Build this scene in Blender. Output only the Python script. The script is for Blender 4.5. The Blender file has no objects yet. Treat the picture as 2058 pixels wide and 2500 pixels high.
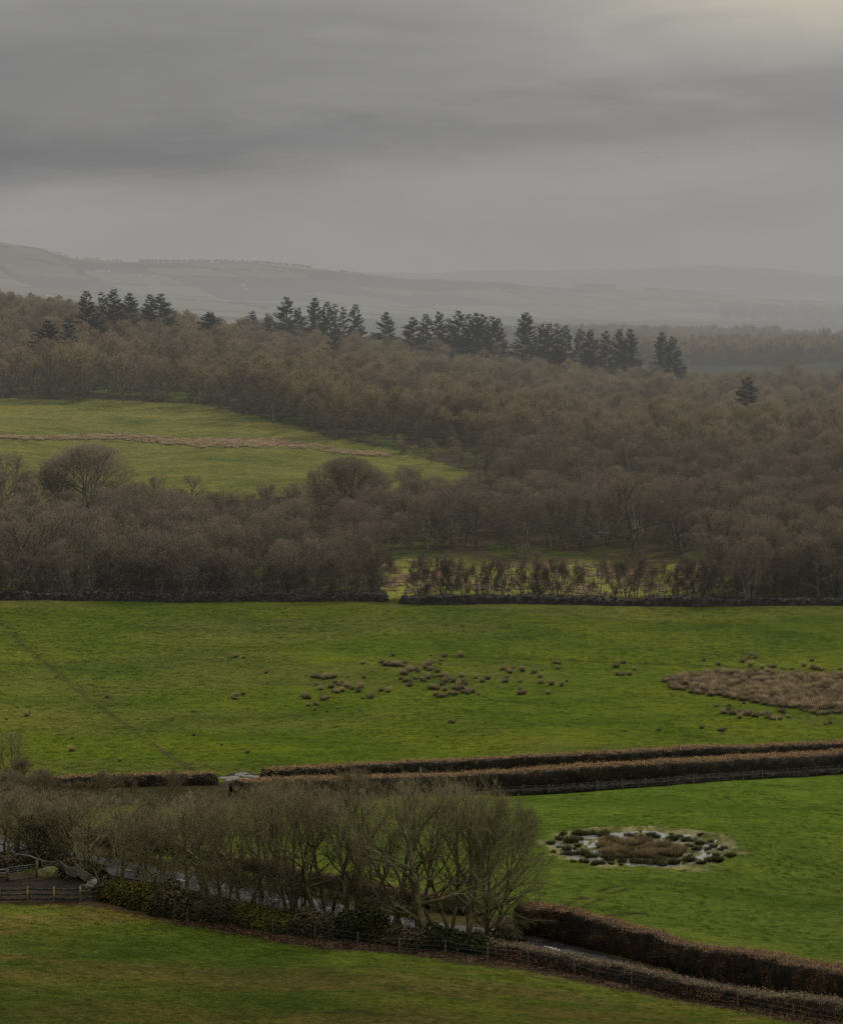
import bpy, math, random
import numpy as np
R = math.radians
random.seed(7); rng = np.random.default_rng(7)
scene = bpy.context.scene
C = scene.collection
F = 6000.0; CX = 1029.0; HY = 750.0          # focal length / principal column / horizon row, in photo pixels

# ---------------------------------------------------------------- terrain heights
ctrl = """0 2500 165;1029 2500 168;2058 2500 171;0 2350 181;1000 2410 177;2058 2440 181;
0 2205 200;300 2220 199;600 2280 194;1000 2328 191;1250 2352 190;1600 2420 185;
0 2070 222;450 2158 209;800 2225 203;1100 2285 200;1250 2305 199;1700 2390 193;
1300 2235 210;2058 2355 200;1550 2075 244;1200 2080 246;1950 2080 248;1300 1945 290;2058 1895 312;300 2030 240;700 2060 246;
0 1925 290;600 1920 293;1100 1885 309;2058 1830 333;0 1700 358;1000 1650 376;2058 1650 382;
0 1462 430;1000 1470 434;2058 1478 437;1200 1400 465;1200 1335 498;2058 1350 492;1600 1350 492;
300 1350 488;300 1230 555;900 1230 552;300 1130 622;900 1130 628;300 975 745;0 975 735;800 1035 690;1180 1160 605;
0 813 950;300 835 965;500 870 985;1000 900 1040;1500 985 1000;2058 1000 1000;1400 1100 720;2058 1170 640;1700 1075 790;2058 1090 780"""
P = np.array([[float(a) for a in s.split()] for s in ctrl.replace('\n', '').split(';') if s.strip()])
def uv(px, Y): return np.stack([np.clip(px, -350, 2450)/1000.0, np.log(Y)*2.2], -1)
cu = uv(P[:, 0], P[:, 2]); cz = -(P[:, 1]-HY)*P[:, 2]/F
def tps(r2): return 0.5*r2*np.log(r2+1e-12)
n = len(cu)
K = tps(((cu[:, None]-cu[None])**2).sum(-1)) + np.eye(n)*0.002
A = np.zeros((n+3, n+3)); A[:n, :n] = K; A[:n, n] = 1; A[:n, n+1:] = cu; A[n, :n] = 1; A[n+1:, :n] = cu.T
W = np.linalg.solve(A, np.concatenate([cz, [0, 0, 0]]))
def hsh(i, j, s):
    h = (i*374761393 + j*668265263 + s*1442695041) & 0xffffffff
    h = ((h ^ (h >> 13))*1274126177) & 0xffffffff
    return ((h ^ (h >> 16)) & 0xffff)/65535.0
def vnoise(x, y, s=0):
    x = np.asarray(x, float); y = np.asarray(y, float)
    i = np.floor(x).astype(np.int64); j = np.floor(y).astype(np.int64)
    fx = x-i; fy = y-j; fx = fx*fx*(3-2*fx); fy = fy*fy*(3-2*fy)
    a = hsh(i, j, s); b = hsh(i+1, j, s); c = hsh(i, j+1, s); d = hsh(i+1, j+1, s)
    return (a*(1-fx)+b*fx)*(1-fy)+(c*(1-fx)+d*fx)*fy
def fbm(x, y, s=0, o=4):
    v = 0; a = .5; t = 0
    for k in range(o):
        v = v+a*vnoise(x*2**k, y*2**k, s+k*17); t += a; a *= .5
    return v/t
def sst(a, b, x):
    t = np.clip((x-a)/(b-a), 0, 1); return t*t*(3-2*t)
RA = ([-1500, -600, 0, 100, 180, 300, 500, 650, 800, 900, 1000, 1200, 1400, 1600, 1800, 2058, 3500],
      [585, 560, 594, 610, 632, 642, 648, 652, 662, 680, 690, 692, 712, 716, 728, 742, 730])
RB = ([-1500, 0, 200, 600, 1029, 1300, 1600, 1750, 1900, 2058, 3500], [650, 650, 637, 655, 665, 662, 655, 650, 656, 680, 660])
def zfar(px, Y):
    a = (HY-np.interp(px, *RA)); b = (HY-np.interp(px, *RB))
    w = [(1250, -62+0*px), (1500, np.interp(px, [900, 1500], [-50, -34])), (2200, np.interp(px, [800, 1300], [-48, -31])),
         (3000, np.interp(px, [0, 1000, 2058], [0, -26, -48])), (4200, np.interp(px, [0, 1000, 1700, 2058], [36, -12, -17, -20])),
         (6000, a*1.0), (8000, a*1.0-40), (12000, b*2.0), (20000, b*2.0-200), (40000, b*2-900)]
    lY = np.log(Y); z = w[0][1]+0.0
    for (y0, z0), (y1, z1) in zip(w[:-1], w[1:]):
        t = sst(math.log(y0), math.log(y1), lY) if y0 < 6000 else np.clip((lY-math.log(y0))/(math.log(y1)-math.log(y0)), 0, 1)
        z = np.where(lY >= math.log(y0), z0*(1-t)+z1*t, z)
    return z
POND = None
def height(X, Y):
    X = np.atleast_1d(np.asarray(X, float)); Y = np.atleast_1d(np.asarray(Y, float))
    px = CX+F*X/Y; q = uv(px, np.clip(Y, 120, 1150))
    sh = q.shape[:-1]; qf = q.reshape(-1, 2); z = np.empty(len(qf))
    for k in range(0, len(qf), 20000):
        r2 = ((qf[k:k+20000, None]-cu[None])**2).sum(-1)
        z[k:k+20000] = tps(r2)@W[:n]+W[n]+qf[k:k+20000]@W[n+1:]
    z = z.reshape(sh)
    b = sst(1060, 1400, Y)
    z = z*(1-b)+zfar(px, np.maximum(Y, 1250))*b
    z = z+(fbm(X/22, Y/22, 3, 3)-.5)*np.interp(Y, [150, 260, 450, 1000], [.35, .7, 1.6, 4])
    z = z+(fbm(X/420, Y/420, 9, 4)-.5)*np.interp(Y, [1400, 2500, 6000, 12000], [0, 10, 26, 40])
    if POND is not None:
        x0, y0, z0, a_, b_ = POND
        r = np.sqrt(((X-x0)/a_)**2+((Y-y0)/b_)**2)
        w = 1-sst(.9, 1.7, r)
        bump = (fbm(X/.75, Y/1.0, 31, 5)-.495)*.6+.30*sst(.86, 1.06, r)
        z = z*(1-w)+(z0+bump)*w
    return z
def H1(x, y): return float(height(x, y)[0])
_Ys = np.concatenate([np.arange(150, 450, .5), np.arange(450, 1300, 1.5), np.geomspace(1300, 14000, 500)])
def at(px, py):
    """the point of the ground seen at a place of the photograph"""
    X = (px-CX)/F*_Ys; z = height(X, _Ys); p = HY-F*z/_Ys
    k = np.where(p <= py)[0]
    if len(k) == 0: k = [int(np.argmin(p))]
    k = int(k[0])
    if k > 0 and p[k-1] > py:
        t = (p[k-1]-py)/(p[k-1]-p[k]+1e-9); Y = _Ys[k-1]+(_Ys[k]-_Ys[k-1])*t
    else: Y = _Ys[k]
    x = (px-CX)/F*Y
    return (float(x), float(Y), H1(x, Y))
_pc = at(1566, 2072)
POND = (_pc[0], _pc[1], _pc[2], 9.6, 9.0)

# ---------------------------------------------------------------- materials
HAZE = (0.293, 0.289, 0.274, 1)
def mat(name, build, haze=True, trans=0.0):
    m = bpy.data.materials.new(name); m.use_nodes = True; nt = m.node_tree; N = nt.nodes; L = nt.links
    for x in list(N): N.remove(x)
    out = N.new('ShaderNodeOutputMaterial'); b = N.new('ShaderNodeBsdfPrincipled')
    b.inputs['Roughness'].default_value = .9; b.inputs['Specular IOR Level'].default_value = .15
    build(nt, N, L, b)
    if trans:                      # thin blades and twigs let some light through
        tr = N.new('ShaderNodeBsdfTranslucent'); mt_ = N.new('ShaderNodeMixShader'); mt_.inputs[0].default_value = trans
        L.new(b.inputs['Base Color'].links[0].from_socket, tr.inputs[0]); L.new(b.outputs[0], mt_.inputs[1]); L.new(tr.outputs[0], mt_.inputs[2]); b = mt_
    if haze:                       # aerial perspective painted in: haze emission mixed into the surface by where it stands
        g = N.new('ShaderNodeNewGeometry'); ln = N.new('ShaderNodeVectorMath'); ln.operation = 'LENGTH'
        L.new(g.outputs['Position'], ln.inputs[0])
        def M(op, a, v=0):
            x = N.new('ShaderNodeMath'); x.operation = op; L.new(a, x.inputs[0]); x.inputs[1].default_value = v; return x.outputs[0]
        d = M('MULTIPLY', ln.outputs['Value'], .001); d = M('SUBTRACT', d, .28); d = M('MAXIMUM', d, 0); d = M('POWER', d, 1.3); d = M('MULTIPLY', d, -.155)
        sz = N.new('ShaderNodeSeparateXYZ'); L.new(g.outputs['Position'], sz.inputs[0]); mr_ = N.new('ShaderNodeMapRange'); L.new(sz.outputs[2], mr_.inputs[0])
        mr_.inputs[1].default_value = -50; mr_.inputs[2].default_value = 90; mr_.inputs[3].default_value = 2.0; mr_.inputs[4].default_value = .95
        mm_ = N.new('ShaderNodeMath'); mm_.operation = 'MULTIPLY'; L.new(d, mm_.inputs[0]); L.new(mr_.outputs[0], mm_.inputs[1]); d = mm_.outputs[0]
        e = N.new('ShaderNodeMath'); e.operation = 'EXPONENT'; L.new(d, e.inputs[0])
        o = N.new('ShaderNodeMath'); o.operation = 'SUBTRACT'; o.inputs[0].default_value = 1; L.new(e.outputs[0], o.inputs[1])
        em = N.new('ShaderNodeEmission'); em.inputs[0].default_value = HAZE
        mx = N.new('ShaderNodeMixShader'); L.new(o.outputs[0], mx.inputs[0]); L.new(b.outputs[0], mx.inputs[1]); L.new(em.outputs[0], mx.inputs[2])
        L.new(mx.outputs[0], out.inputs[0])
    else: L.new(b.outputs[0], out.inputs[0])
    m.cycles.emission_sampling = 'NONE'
    return m
def noise(N, L, scale, detail=4, vec=None, dist=0, rough=.55):
    t = N.new('ShaderNodeTexNoise'); t.inputs['Scale'].default_value = scale; t.inputs['Detail'].default_value = detail
    t.inputs['Distortion'].default_value = dist; t.inputs['Roughness'].default_value = rough
    if vec is None:
        g = N.new('ShaderNodeNewGeometry'); vec = g.outputs['Position']
    L.new(vec, t.inputs['Vector']); return t.outputs['Fac']
def ramp(N, L, fac, stops):
    r = N.new('ShaderNodeValToRGB'); L.new(fac, r.inputs[0]); e = r.color_ramp.elements
    while len(e) < len(stops): e.new(.5)
    for k, (p, c) in enumerate(stops):
        e[k].position = p; e[k].color = (*c, 1) if len(c) == 3 else c
    return r.outputs[0]
def mix(N, L, a, b, fac, mode='MIX'):
    m = N.new('ShaderNodeMix'); m.data_type = 'RGBA'; m.blend_type = mode
    for s, v in ((0, fac), (6, a), (7, b)):
        if hasattr(v, 'is_linked'): L.new(v, m.inputs[s])
        elif s == 0: m.inputs[0].default_value = v
        else: m.inputs[s].default_value = (*v, 1)
    return m.outputs[2]
def mapping(N, L, sc):
    g = N.new('ShaderNodeNewGeometry'); m = N.new('ShaderNodeMapping'); m.inputs['Scale'].default_value = sc
    L.new(g.outputs['Position'], m.inputs[0]); return m.outputs[0]

def b_ground(nt, N, L, b):
    a = N.new('ShaderNodeAttribute'); a.attribute_name = 'landcol'
    c = a.outputs['Color']
    big = noise(N, L, .055, 5, mapping(N, L, (.8, 1.5, 1)), .6)
    c = mix(N, L, c, ramp(N, L, big, [(.3, (.62, .74, .62)), (.5, (1, 1, 1)), (.72, (1.35, 1.2, 1.1))]), 1, 'MULTIPLY')
    mid = noise(N, L, .45, 6, mapping(N, L, (.8, 1.6, 1)), .8, .65)
    c = mix(N, L, c, ramp(N, L, mid, [(.3, (.6, .66, .6)), (.5, (1, 1, 1)), (.7, (1.35, 1.28, 1.3))]), 1, 'MULTIPLY')
    fine = noise(N, L, 2.6, 5, mapping(N, L, (.8, 1.4, 1)), .5, .75)
    c = mix(N, L, c, ramp(N, L, fine, [(.34, (.40, .44, .40)), (.45, (.9, .9, .9)), (.56, (1.1, 1.08, 1)), (.70, (1.7, 1.5, 1.6))]), 1, 'MULTIPLY')
    L.new(c, b.inputs['Base Color']); b.inputs['Specular IOR Level'].default_value = .04; b.inputs['Roughness'].default_value = 1
    bp = N.new('ShaderNodeBump'); bp.inputs['Strength'].default_value = 1; bp.inputs['Distance'].default_value = .45
    L.new(noise(N, L, 1.5, 7, mapping(N, L, (.8, 1.5, 1)), .4, .8), bp.inputs['Height']); L.new(bp.outputs[0], b.inputs['Normal'])
M_ground = mat('ground', b_ground)

def b_simple(c0, c1, sc, rough=.9, rnd=0, c2=None, bump=0):
    def f(nt, N, L, b):
        st = [(.35, c0), (.65, c1)] if c2 is None else [(.3, c0), (.5, c1), (.68, c2)]
        c = ramp(N, L, noise(N, L, sc, 5), st)
        if rnd:
            g = N.new('ShaderNodeNewGeometry')
            c = mix(N, L, c, ramp(N, L, g.outputs['Random Per Island'], [(0, (1-rnd,)*3), (1, (1+rnd,)*3)]), 1, 'MULTIPLY')
        L.new(c, b.inputs['Base Color']); b.inputs['Roughness'].default_value = rough
        if bump:
            bp = N.new('ShaderNodeBump'); bp.inputs['Strength'].default_value = bump; bp.inputs['Distance'].default_value = .05
            L.new(noise(N, L, sc*4, 5), bp.inputs['Height']); L.new(bp.outputs[0], b.inputs['Normal'])
    return f
def b_crown(cols, tip=1.0, zt=14):
    """twigs: colour drifts from tree to tree and in broad patches over the wood, paler towards the tips, with crown shading painted in lower down"""
    def f(nt, N, L, b):
        oi = N.new('ShaderNodeObjectInfo')
        v = noise(N, L, .02, 3, oi.outputs['Location'])
        m = N.new('ShaderNodeMath'); m.operation = 'MULTIPLY_ADD'; L.new(oi.outputs['Random'], m.inputs[0]); m.inputs[1].default_value = .55; 
        m2 = N.new('ShaderNodeMath'); m2.operation = 'MULTIPLY_ADD'; L.new(v, m2.inputs[0]); m2.inputs[1].default_value = 1.1; m2.inputs[2].default_value = -.32
        L.new(m2.outputs[0], m.inputs[2])
        c = ramp(N, L, m.outputs[0], [(k/(len(cols)-1), cc) for k, cc in enumerate(cols)])
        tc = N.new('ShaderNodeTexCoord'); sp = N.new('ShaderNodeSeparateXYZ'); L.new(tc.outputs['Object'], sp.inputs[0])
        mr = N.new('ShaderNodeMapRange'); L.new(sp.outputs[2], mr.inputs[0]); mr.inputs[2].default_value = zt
        mr.inputs[3].default_value = .4; mr.inputs[4].default_value = 1.35*tip  # crown shading painted by height: low twigs darkened, upper ones brightened
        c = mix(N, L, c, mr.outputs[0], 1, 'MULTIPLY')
        g = N.new('ShaderNodeNewGeometry')
        c = mix(N, L, c, ramp(N, L, g.outputs['Random Per Island'], [(0, (.6, .6, .6)), (1, (1.45, 1.4, 1.35))]), 1, 'MULTIPLY')
        c = mix(N, L, c, ramp(N, L, oi.outputs['Random'], [(0, (.72, .72, .72)), (.5, (1.1, 1.08, 1.05)), (1, (.85, .82, .8))]), 1, 'MULTIPLY')
        L.new(c, b.inputs['Base Color'])
    return f
WOODC = [(.135, .12, .068), (.155, .13, .085), (.122, .100, .07), (.152, .125, .085), (.145, .13, .075), (.142, .112, .078), (.125, .107, .072)]
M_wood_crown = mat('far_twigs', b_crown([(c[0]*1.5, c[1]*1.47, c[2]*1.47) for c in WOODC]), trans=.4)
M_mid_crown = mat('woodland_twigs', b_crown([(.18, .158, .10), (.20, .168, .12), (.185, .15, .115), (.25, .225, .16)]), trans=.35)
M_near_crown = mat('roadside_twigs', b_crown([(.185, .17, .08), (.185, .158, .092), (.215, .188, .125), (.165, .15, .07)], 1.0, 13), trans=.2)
M_trunk = mat('bark', b_simple((.035, .032, .024), (.10, .09, .065), 1.3, c2=(.20, .18, .135)))
M_grey = mat('grey_bark', b_simple((.06, .055, .045), (.15, .135, .11), 1.3, c2=(.26, .24, .20)))
M_moss = mat('mossy_bark', b_simple((.05, .045, .028), (.12, .115, .045), .9, c2=(.23, .205, .13)))
M_pale = mat('pale_bark', b_simple((.16, .14, .11), (.28, .25, .2), 1.2))
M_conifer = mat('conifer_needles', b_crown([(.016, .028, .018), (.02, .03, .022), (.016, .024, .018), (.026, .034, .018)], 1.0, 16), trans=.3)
M_rust = (.17, .085, .045)
def b_leaf(side, top, patch, hmax):
    """clipped hedge leaves: side colours in patches, the clipped top rustier and painted as if lit"""
    def f(nt, N, L, b):
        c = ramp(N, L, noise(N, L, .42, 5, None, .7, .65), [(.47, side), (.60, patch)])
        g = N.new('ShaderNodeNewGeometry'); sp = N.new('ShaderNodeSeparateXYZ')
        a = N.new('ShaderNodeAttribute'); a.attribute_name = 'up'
        c = mix(N, L, c, top, a.outputs['Fac'])  # top leaves rustier, their lit look painted into the colour
        c = mix(N, L, c, ramp(N, L, g.outputs['Random Per Island'], [(0, (.45, .45, .45)), (.7, (1, 1, 1)), (1, (1.6, 1.5, 1.4))]), 1, 'MULTIPLY')
        L.new(c, b.inputs['Base Color'])
    return f
M_hedge_dark = mat('hedge_branches', b_simple((.012, .011, .008), (.03, .025, .018), 2.0))
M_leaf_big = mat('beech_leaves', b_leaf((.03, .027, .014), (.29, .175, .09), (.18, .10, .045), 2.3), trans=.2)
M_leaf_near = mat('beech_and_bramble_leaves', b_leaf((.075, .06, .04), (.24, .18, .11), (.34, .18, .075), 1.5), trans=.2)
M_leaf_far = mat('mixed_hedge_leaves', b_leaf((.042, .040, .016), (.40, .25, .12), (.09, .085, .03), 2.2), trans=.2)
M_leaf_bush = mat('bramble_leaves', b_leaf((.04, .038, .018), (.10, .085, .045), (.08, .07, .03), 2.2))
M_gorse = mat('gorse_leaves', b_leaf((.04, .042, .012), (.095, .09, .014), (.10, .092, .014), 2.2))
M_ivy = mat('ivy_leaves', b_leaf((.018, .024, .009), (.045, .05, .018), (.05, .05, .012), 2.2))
M_litter = mat('fallen_leaves', b_simple((.05, .035, .02), (.12, .07, .04), 1.5, rnd=.6))
M_wall = mat('wall_stone', b_simple((.016, .015, .012), (.045, .042, .035), 1.5, c2=(.10, .095, .08), bump=1))
M_wallveg = mat('wall_growth', b_leaf((.018, .016, .010), (.028, .024, .015), (.035, .03, .016), 1))
def b_rush(dark, tipc, z1=.75):
    def f(nt, N, L, b):
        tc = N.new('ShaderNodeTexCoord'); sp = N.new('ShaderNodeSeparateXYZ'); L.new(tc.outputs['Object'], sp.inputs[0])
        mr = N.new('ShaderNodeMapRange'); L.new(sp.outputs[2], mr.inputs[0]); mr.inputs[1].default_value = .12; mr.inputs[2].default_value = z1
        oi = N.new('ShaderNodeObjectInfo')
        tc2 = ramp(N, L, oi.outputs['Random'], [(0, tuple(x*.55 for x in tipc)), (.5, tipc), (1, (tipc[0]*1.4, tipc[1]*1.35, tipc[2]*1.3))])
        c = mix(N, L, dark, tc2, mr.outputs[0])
        g = N.new('ShaderNodeNewGeometry')
        c = mix(N, L, c, ramp(N, L, g.outputs['Random Per Island'], [(0, (.55,)*3), (1, (1.45,)*3)]), 1, 'MULTIPLY')
        L.new(c, b.inputs['Base Color'])
    return f
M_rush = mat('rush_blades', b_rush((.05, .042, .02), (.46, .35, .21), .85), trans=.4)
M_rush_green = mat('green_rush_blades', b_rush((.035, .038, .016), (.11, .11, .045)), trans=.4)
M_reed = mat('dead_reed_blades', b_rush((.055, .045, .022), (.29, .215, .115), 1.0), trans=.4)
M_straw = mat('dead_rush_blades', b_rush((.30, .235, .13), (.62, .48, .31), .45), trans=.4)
def b_road(nt, N, L, b):
    c = ramp(N, L, noise(N, L, .8, 5), [(.35, (.02, .02, .022)), (.65, (.038, .037, .037))])
    L.new(c, b.inputs['Base Color'])
    L.new(ramp(N, L, noise(N, L, .35, 4), [(.42, (.32,)*3), (.6, (.6,)*3)]), b.inputs['Roughness']); b.inputs['Specular IOR Level'].default_value = .5
M_road = mat('wet_asphalt', b_road)
M_paint = mat('road_paint', b_simple((.45, .45, .43), (.8, .8, .77), 3))
M_post = mat('fence_wood', b_simple((.06, .055, .035), (.14, .125, .085), 3))
M_rail = mat('rail_wood', b_simple((.022, .024, .016), (.06, .06, .038), 2, c2=(.12, .11, .07)))
M_post_pale = mat('pale_olive_wood', b_simple((.08, .08, .03), (.24, .22, .08), 2))  # paler, yellower tone for the middle rail posts and one boulder
M_wire = mat('wire', b_simple((.12, .12, .11), (.16, .16, .15), 2, .5))
M_steel = mat('galvanised_steel', b_simple((.09, .09, .085), (.17, .165, .155), 2, .5))
M_rustysteel = mat('weathered_steel', b_simple((.09, .09, .07), (.19, .18, .13), 2, .6))
def b_water(nt, N, L, b):
    b.inputs['Base Color'].default_value = (.22, .22, .20, 1); b.inputs['Roughness'].default_value = .08; b.inputs['Specular IOR Level'].default_value = 1.0
    b.inputs['IOR'].default_value = 1.6
    bp = N.new('ShaderNodeBump'); bp.inputs['Strength'].default_value = .15; bp.inputs['Distance'].default_value = .02
    L.new(noise(N, L, 3, 3), bp.inputs['Height']); L.new(bp.outputs[0], b.inputs['Normal'])
M_water = mat('pond_water', b_water)
M_puddle = mat('puddle_water', b_simple((.06, .055, .045), (.16, .15, .13), 1.5, .12))
M_stone = mat('pale_stone', b_simple((.14, .13, .10), (.26, .24, .19), 3))
M_render = mat('white_render', b_simple((.45, .45, .43), (.6, .6, .58), .1))
M_slate = mat('slate', b_simple((.06, .06, .065), (.1, .1, .11), .1))
M_bird = mat('dark_feathers', b_simple((.04, .04, .04), (.06, .06, .06), 1))

# ---------------------------------------------------------------- mesh helpers
class MB:
    """collects triangles/quads of one mesh"""
    def __init__(s): s.V = []; s.Fc = []; s.mi = []; s.n = 0; s.up = []
    def add(s, V, Fs, mi=0, up=None):
        V = np.asarray(V, float).reshape(-1, 3); Fs = np.asarray(Fs, int)
        s.V.append(V); s.Fc.append(Fs+s.n); s.mi.append(np.full(len(Fs), mi)); s.n += len(V)
        s.up.append(np.zeros(len(V)) if up is None else np.broadcast_to(up, (len(V),)))
    def blades(s, V):
        b = np.arange(len(V)//5)*5+s.n
        s.add(V, np.stack([b, b+1, b+2, b+4], -1)-s.n)
        s.Fc.append(np.stack([b+4, b+2, b+3], -1)); s.mi.append(np.zeros(len(b), int))
    def tube(s, pts, rad, k=5, mi=0, cap=True):
        pts = np.asarray(pts, float); m = len(pts); rad = np.broadcast_to(np.asarray(rad, float), (m,))
        T = np.gradient(pts, axis=0); T /= np.linalg.norm(T, axis=1)[:, None]+1e-9
        up = np.array([0, 0, 1.]) if abs(T[0][2]) < .9 else np.array([1., 0, 0])
        A_ = np.cross(T, up); A_ /= np.linalg.norm(A_, axis=1)[:, None]+1e-9; B_ = np.cross(T, A_)
        an = np.arange(k)*2*math.pi/k
        V = pts[:, None]+rad[:, None, None]*(np.cos(an)[None, :, None]*A_[:, None]+np.sin(an)[None, :, None]*B_[:, None])
        Fs = [[i*k+j, i*k+(j+1) % k, (i+1)*k+(j+1) % k, (i+1)*k+j] for i in range(m-1) for j in range(k)]
        s.add(V, Fs, mi)
        if cap and k >= 4 and rad[-1] > .02:
            s.add(V[-1][:4], [[0, 1, 2, 3]], mi)
    def box(s, c, sz, rz=0, rx=0, ry=0, mi=0):
        V = np.array([[x, y, z] for z in (-.5, .5) for y in (-.5, .5) for x in (-.5, .5)])*np.array(sz)
        def rot(V, a, i, j):
            V = V.copy(); c_, s_ = math.cos(a), math.sin(a); x = V[:, i].copy(); y = V[:, j].copy(); V[:, i] = c_*x-s_*y; V[:, j] = s_*x+c_*y; return V
        V = rot(V, rx, 1, 2); V = rot(V, ry, 2, 0); V = rot(V, rz, 0, 1)
        s.add(V+np.array(c), [[0, 2, 3, 1], [4, 5, 7, 6], [0, 1, 5, 4], [2, 6, 7, 3], [0, 4, 6, 2], [1, 3, 7, 5]], mi)
    def bar(s, a, b_, w, h=None, mi=0):
        a = np.array(a, float); b_ = np.array(b_, float); d = b_-a; Ln = np.linalg.norm(d)
        s.box((a+b_)/2, (Ln, w, h or w), math.atan2(d[1], d[0]), 0, -math.asin(d[2]/Ln), mi)
    def mesh(s, name, mats, attr=False, smooth=False):
        me = bpy.data.meshes.new(name)
        V = np.concatenate(s.V); me.vertices.add(len(V)); me.vertices.foreach_set('co', V.ravel())
        lens = np.concatenate([np.full(len(f), f.shape[1]) for f in s.Fc]); idx = np.concatenate([f.ravel() for f in s.Fc])
        me.loops.add(len(idx)); me.loops.foreach_set('vertex_index', idx.astype(np.int32))
        st = np.concatenate([[0], np.cumsum(lens)[:-1]])
        me.polygons.add(len(lens)); me.polygons.foreach_set('loop_start', st); me.polygons.foreach_set('loop_total', lens)
        me.polygons.foreach_set('material_index', np.concatenate(s.mi).astype(np.int32))
        if smooth: me.polygons.foreach_set('use_smooth', np.ones(len(lens), bool))
        for m in (mats if isinstance(mats, (list, tuple)) else [mats]): me.materials.append(m)
        if attr:
            a = me.attributes.new('up', 'FLOAT', 'POINT'); a.data.foreach_set('value', np.concatenate(s.up))
        me.update(); me.validate()
        return me
def link(name, data, parent=None, loc=(0, 0, 0), rz=0, sc=1):
    o = bpy.data.objects.new(name, data); C.objects.link(o); o.parent = parent
    o.location = loc; o.rotation_euler = (0, 0, rz)
    o.scale = (sc,)*3 if not hasattr(sc, '__len__') else sc
    return o
def tag(o, label=None, cat=None, group=None, kind=None):
    if label: o['label'] = label
    if cat: o['category'] = cat
    if group: o['group'] = group
    if kind: o['kind'] = kind
    return o
def thing(name, label, cat, loc=(0, 0, 0), rz=0, sc=1, group=None):
    return tag(link(name, None, None, loc, rz, sc), label, cat, group)
def ordn(k): return ['first', 'second', 'third', 'fourth', 'fifth', 'sixth', 'seventh', 'eighth', 'ninth', 'tenth', 'eleventh', 'twelfth', 'thirteenth', 'fourteenth', 'fifteenth', 'sixteenth', 'seventeenth', 'eighteenth', 'nineteenth', 'twentieth'][k] if k < 20 else ['twenty', 'thirty', 'forty', 'fifty', 'sixty'][k//10-2+0] + '-' + ['zeroth', 'first', 'second', 'third', 'fourth', 'fifth', 'sixth', 'seventh', 'eighth', 'ninth'][(k+1) % 10] if (k+1) % 10 else {30: 'thirtieth', 40: 'fortieth', 50: 'fiftieth', 60: 'sixtieth'}[k+1]

# ---------------------------------------------------------------- ground sheet
def polyin(px, py, poly):
    poly = np.array(poly, float); ins = np.zeros(px.shape, bool)
    x0, y0 = poly[-1]
    for x1, y1 in poly:
        c = ((y1 > py) != (y0 > py)) & (px < (x0-x1)*(py-y1)/(y0-y1+1e-12)+x1)
        ins ^= c; x0, y0 = x1, y1
    return ins
EDGE = ([-900, 0, 200, 300, 430, 600, 790, 1000, 1250, 1530, 1810, 2058, 2900], [2200, 2200, 2203, 2216, 2247, 2277, 2307, 2325, 2356, 2413, 2463, 2505, 2680])
ROADC = [(-700, 1975), (-300, 2020), (0, 2062), (68, 2075), (200, 2102), (330, 2130), (472, 2158), (625, 2190), (856, 2233), (948, 2252), (1029, 2266), (1100, 2273), (1180, 2280), (1250, 2289), (1320, 2309), (1400, 2336), (1500, 2362), (1750, 2410), (2058, 2474), (2500, 2560)]
BACKFIELD = [(-900, 960), (0, 972), (300, 978), (480, 985), (560, 1002), (640, 1020), (720, 1042), (800, 1065), (880, 1082), (960, 1100), (1040, 1120), (1110, 1140), (1170, 1155), (1190, 1170), (1120, 1185), (1000, 1200), (700, 1215), (300, 1235), (-900, 1240)]
CLEAR = [(935, 1500), (940, 1385), (1050, 1330), (1200, 1318), (1500, 1322), (1700, 1345), (1740, 1400), (1720, 1500)]
RUSHY = [(-50, 1056), (250, 1058), (600, 1066), (700, 1074), (820, 1090), (940, 1105), (900, 1113), (760, 1100), (640, 1090), (500, 1084), (300, 1077), (-50, 1068)]
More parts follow.
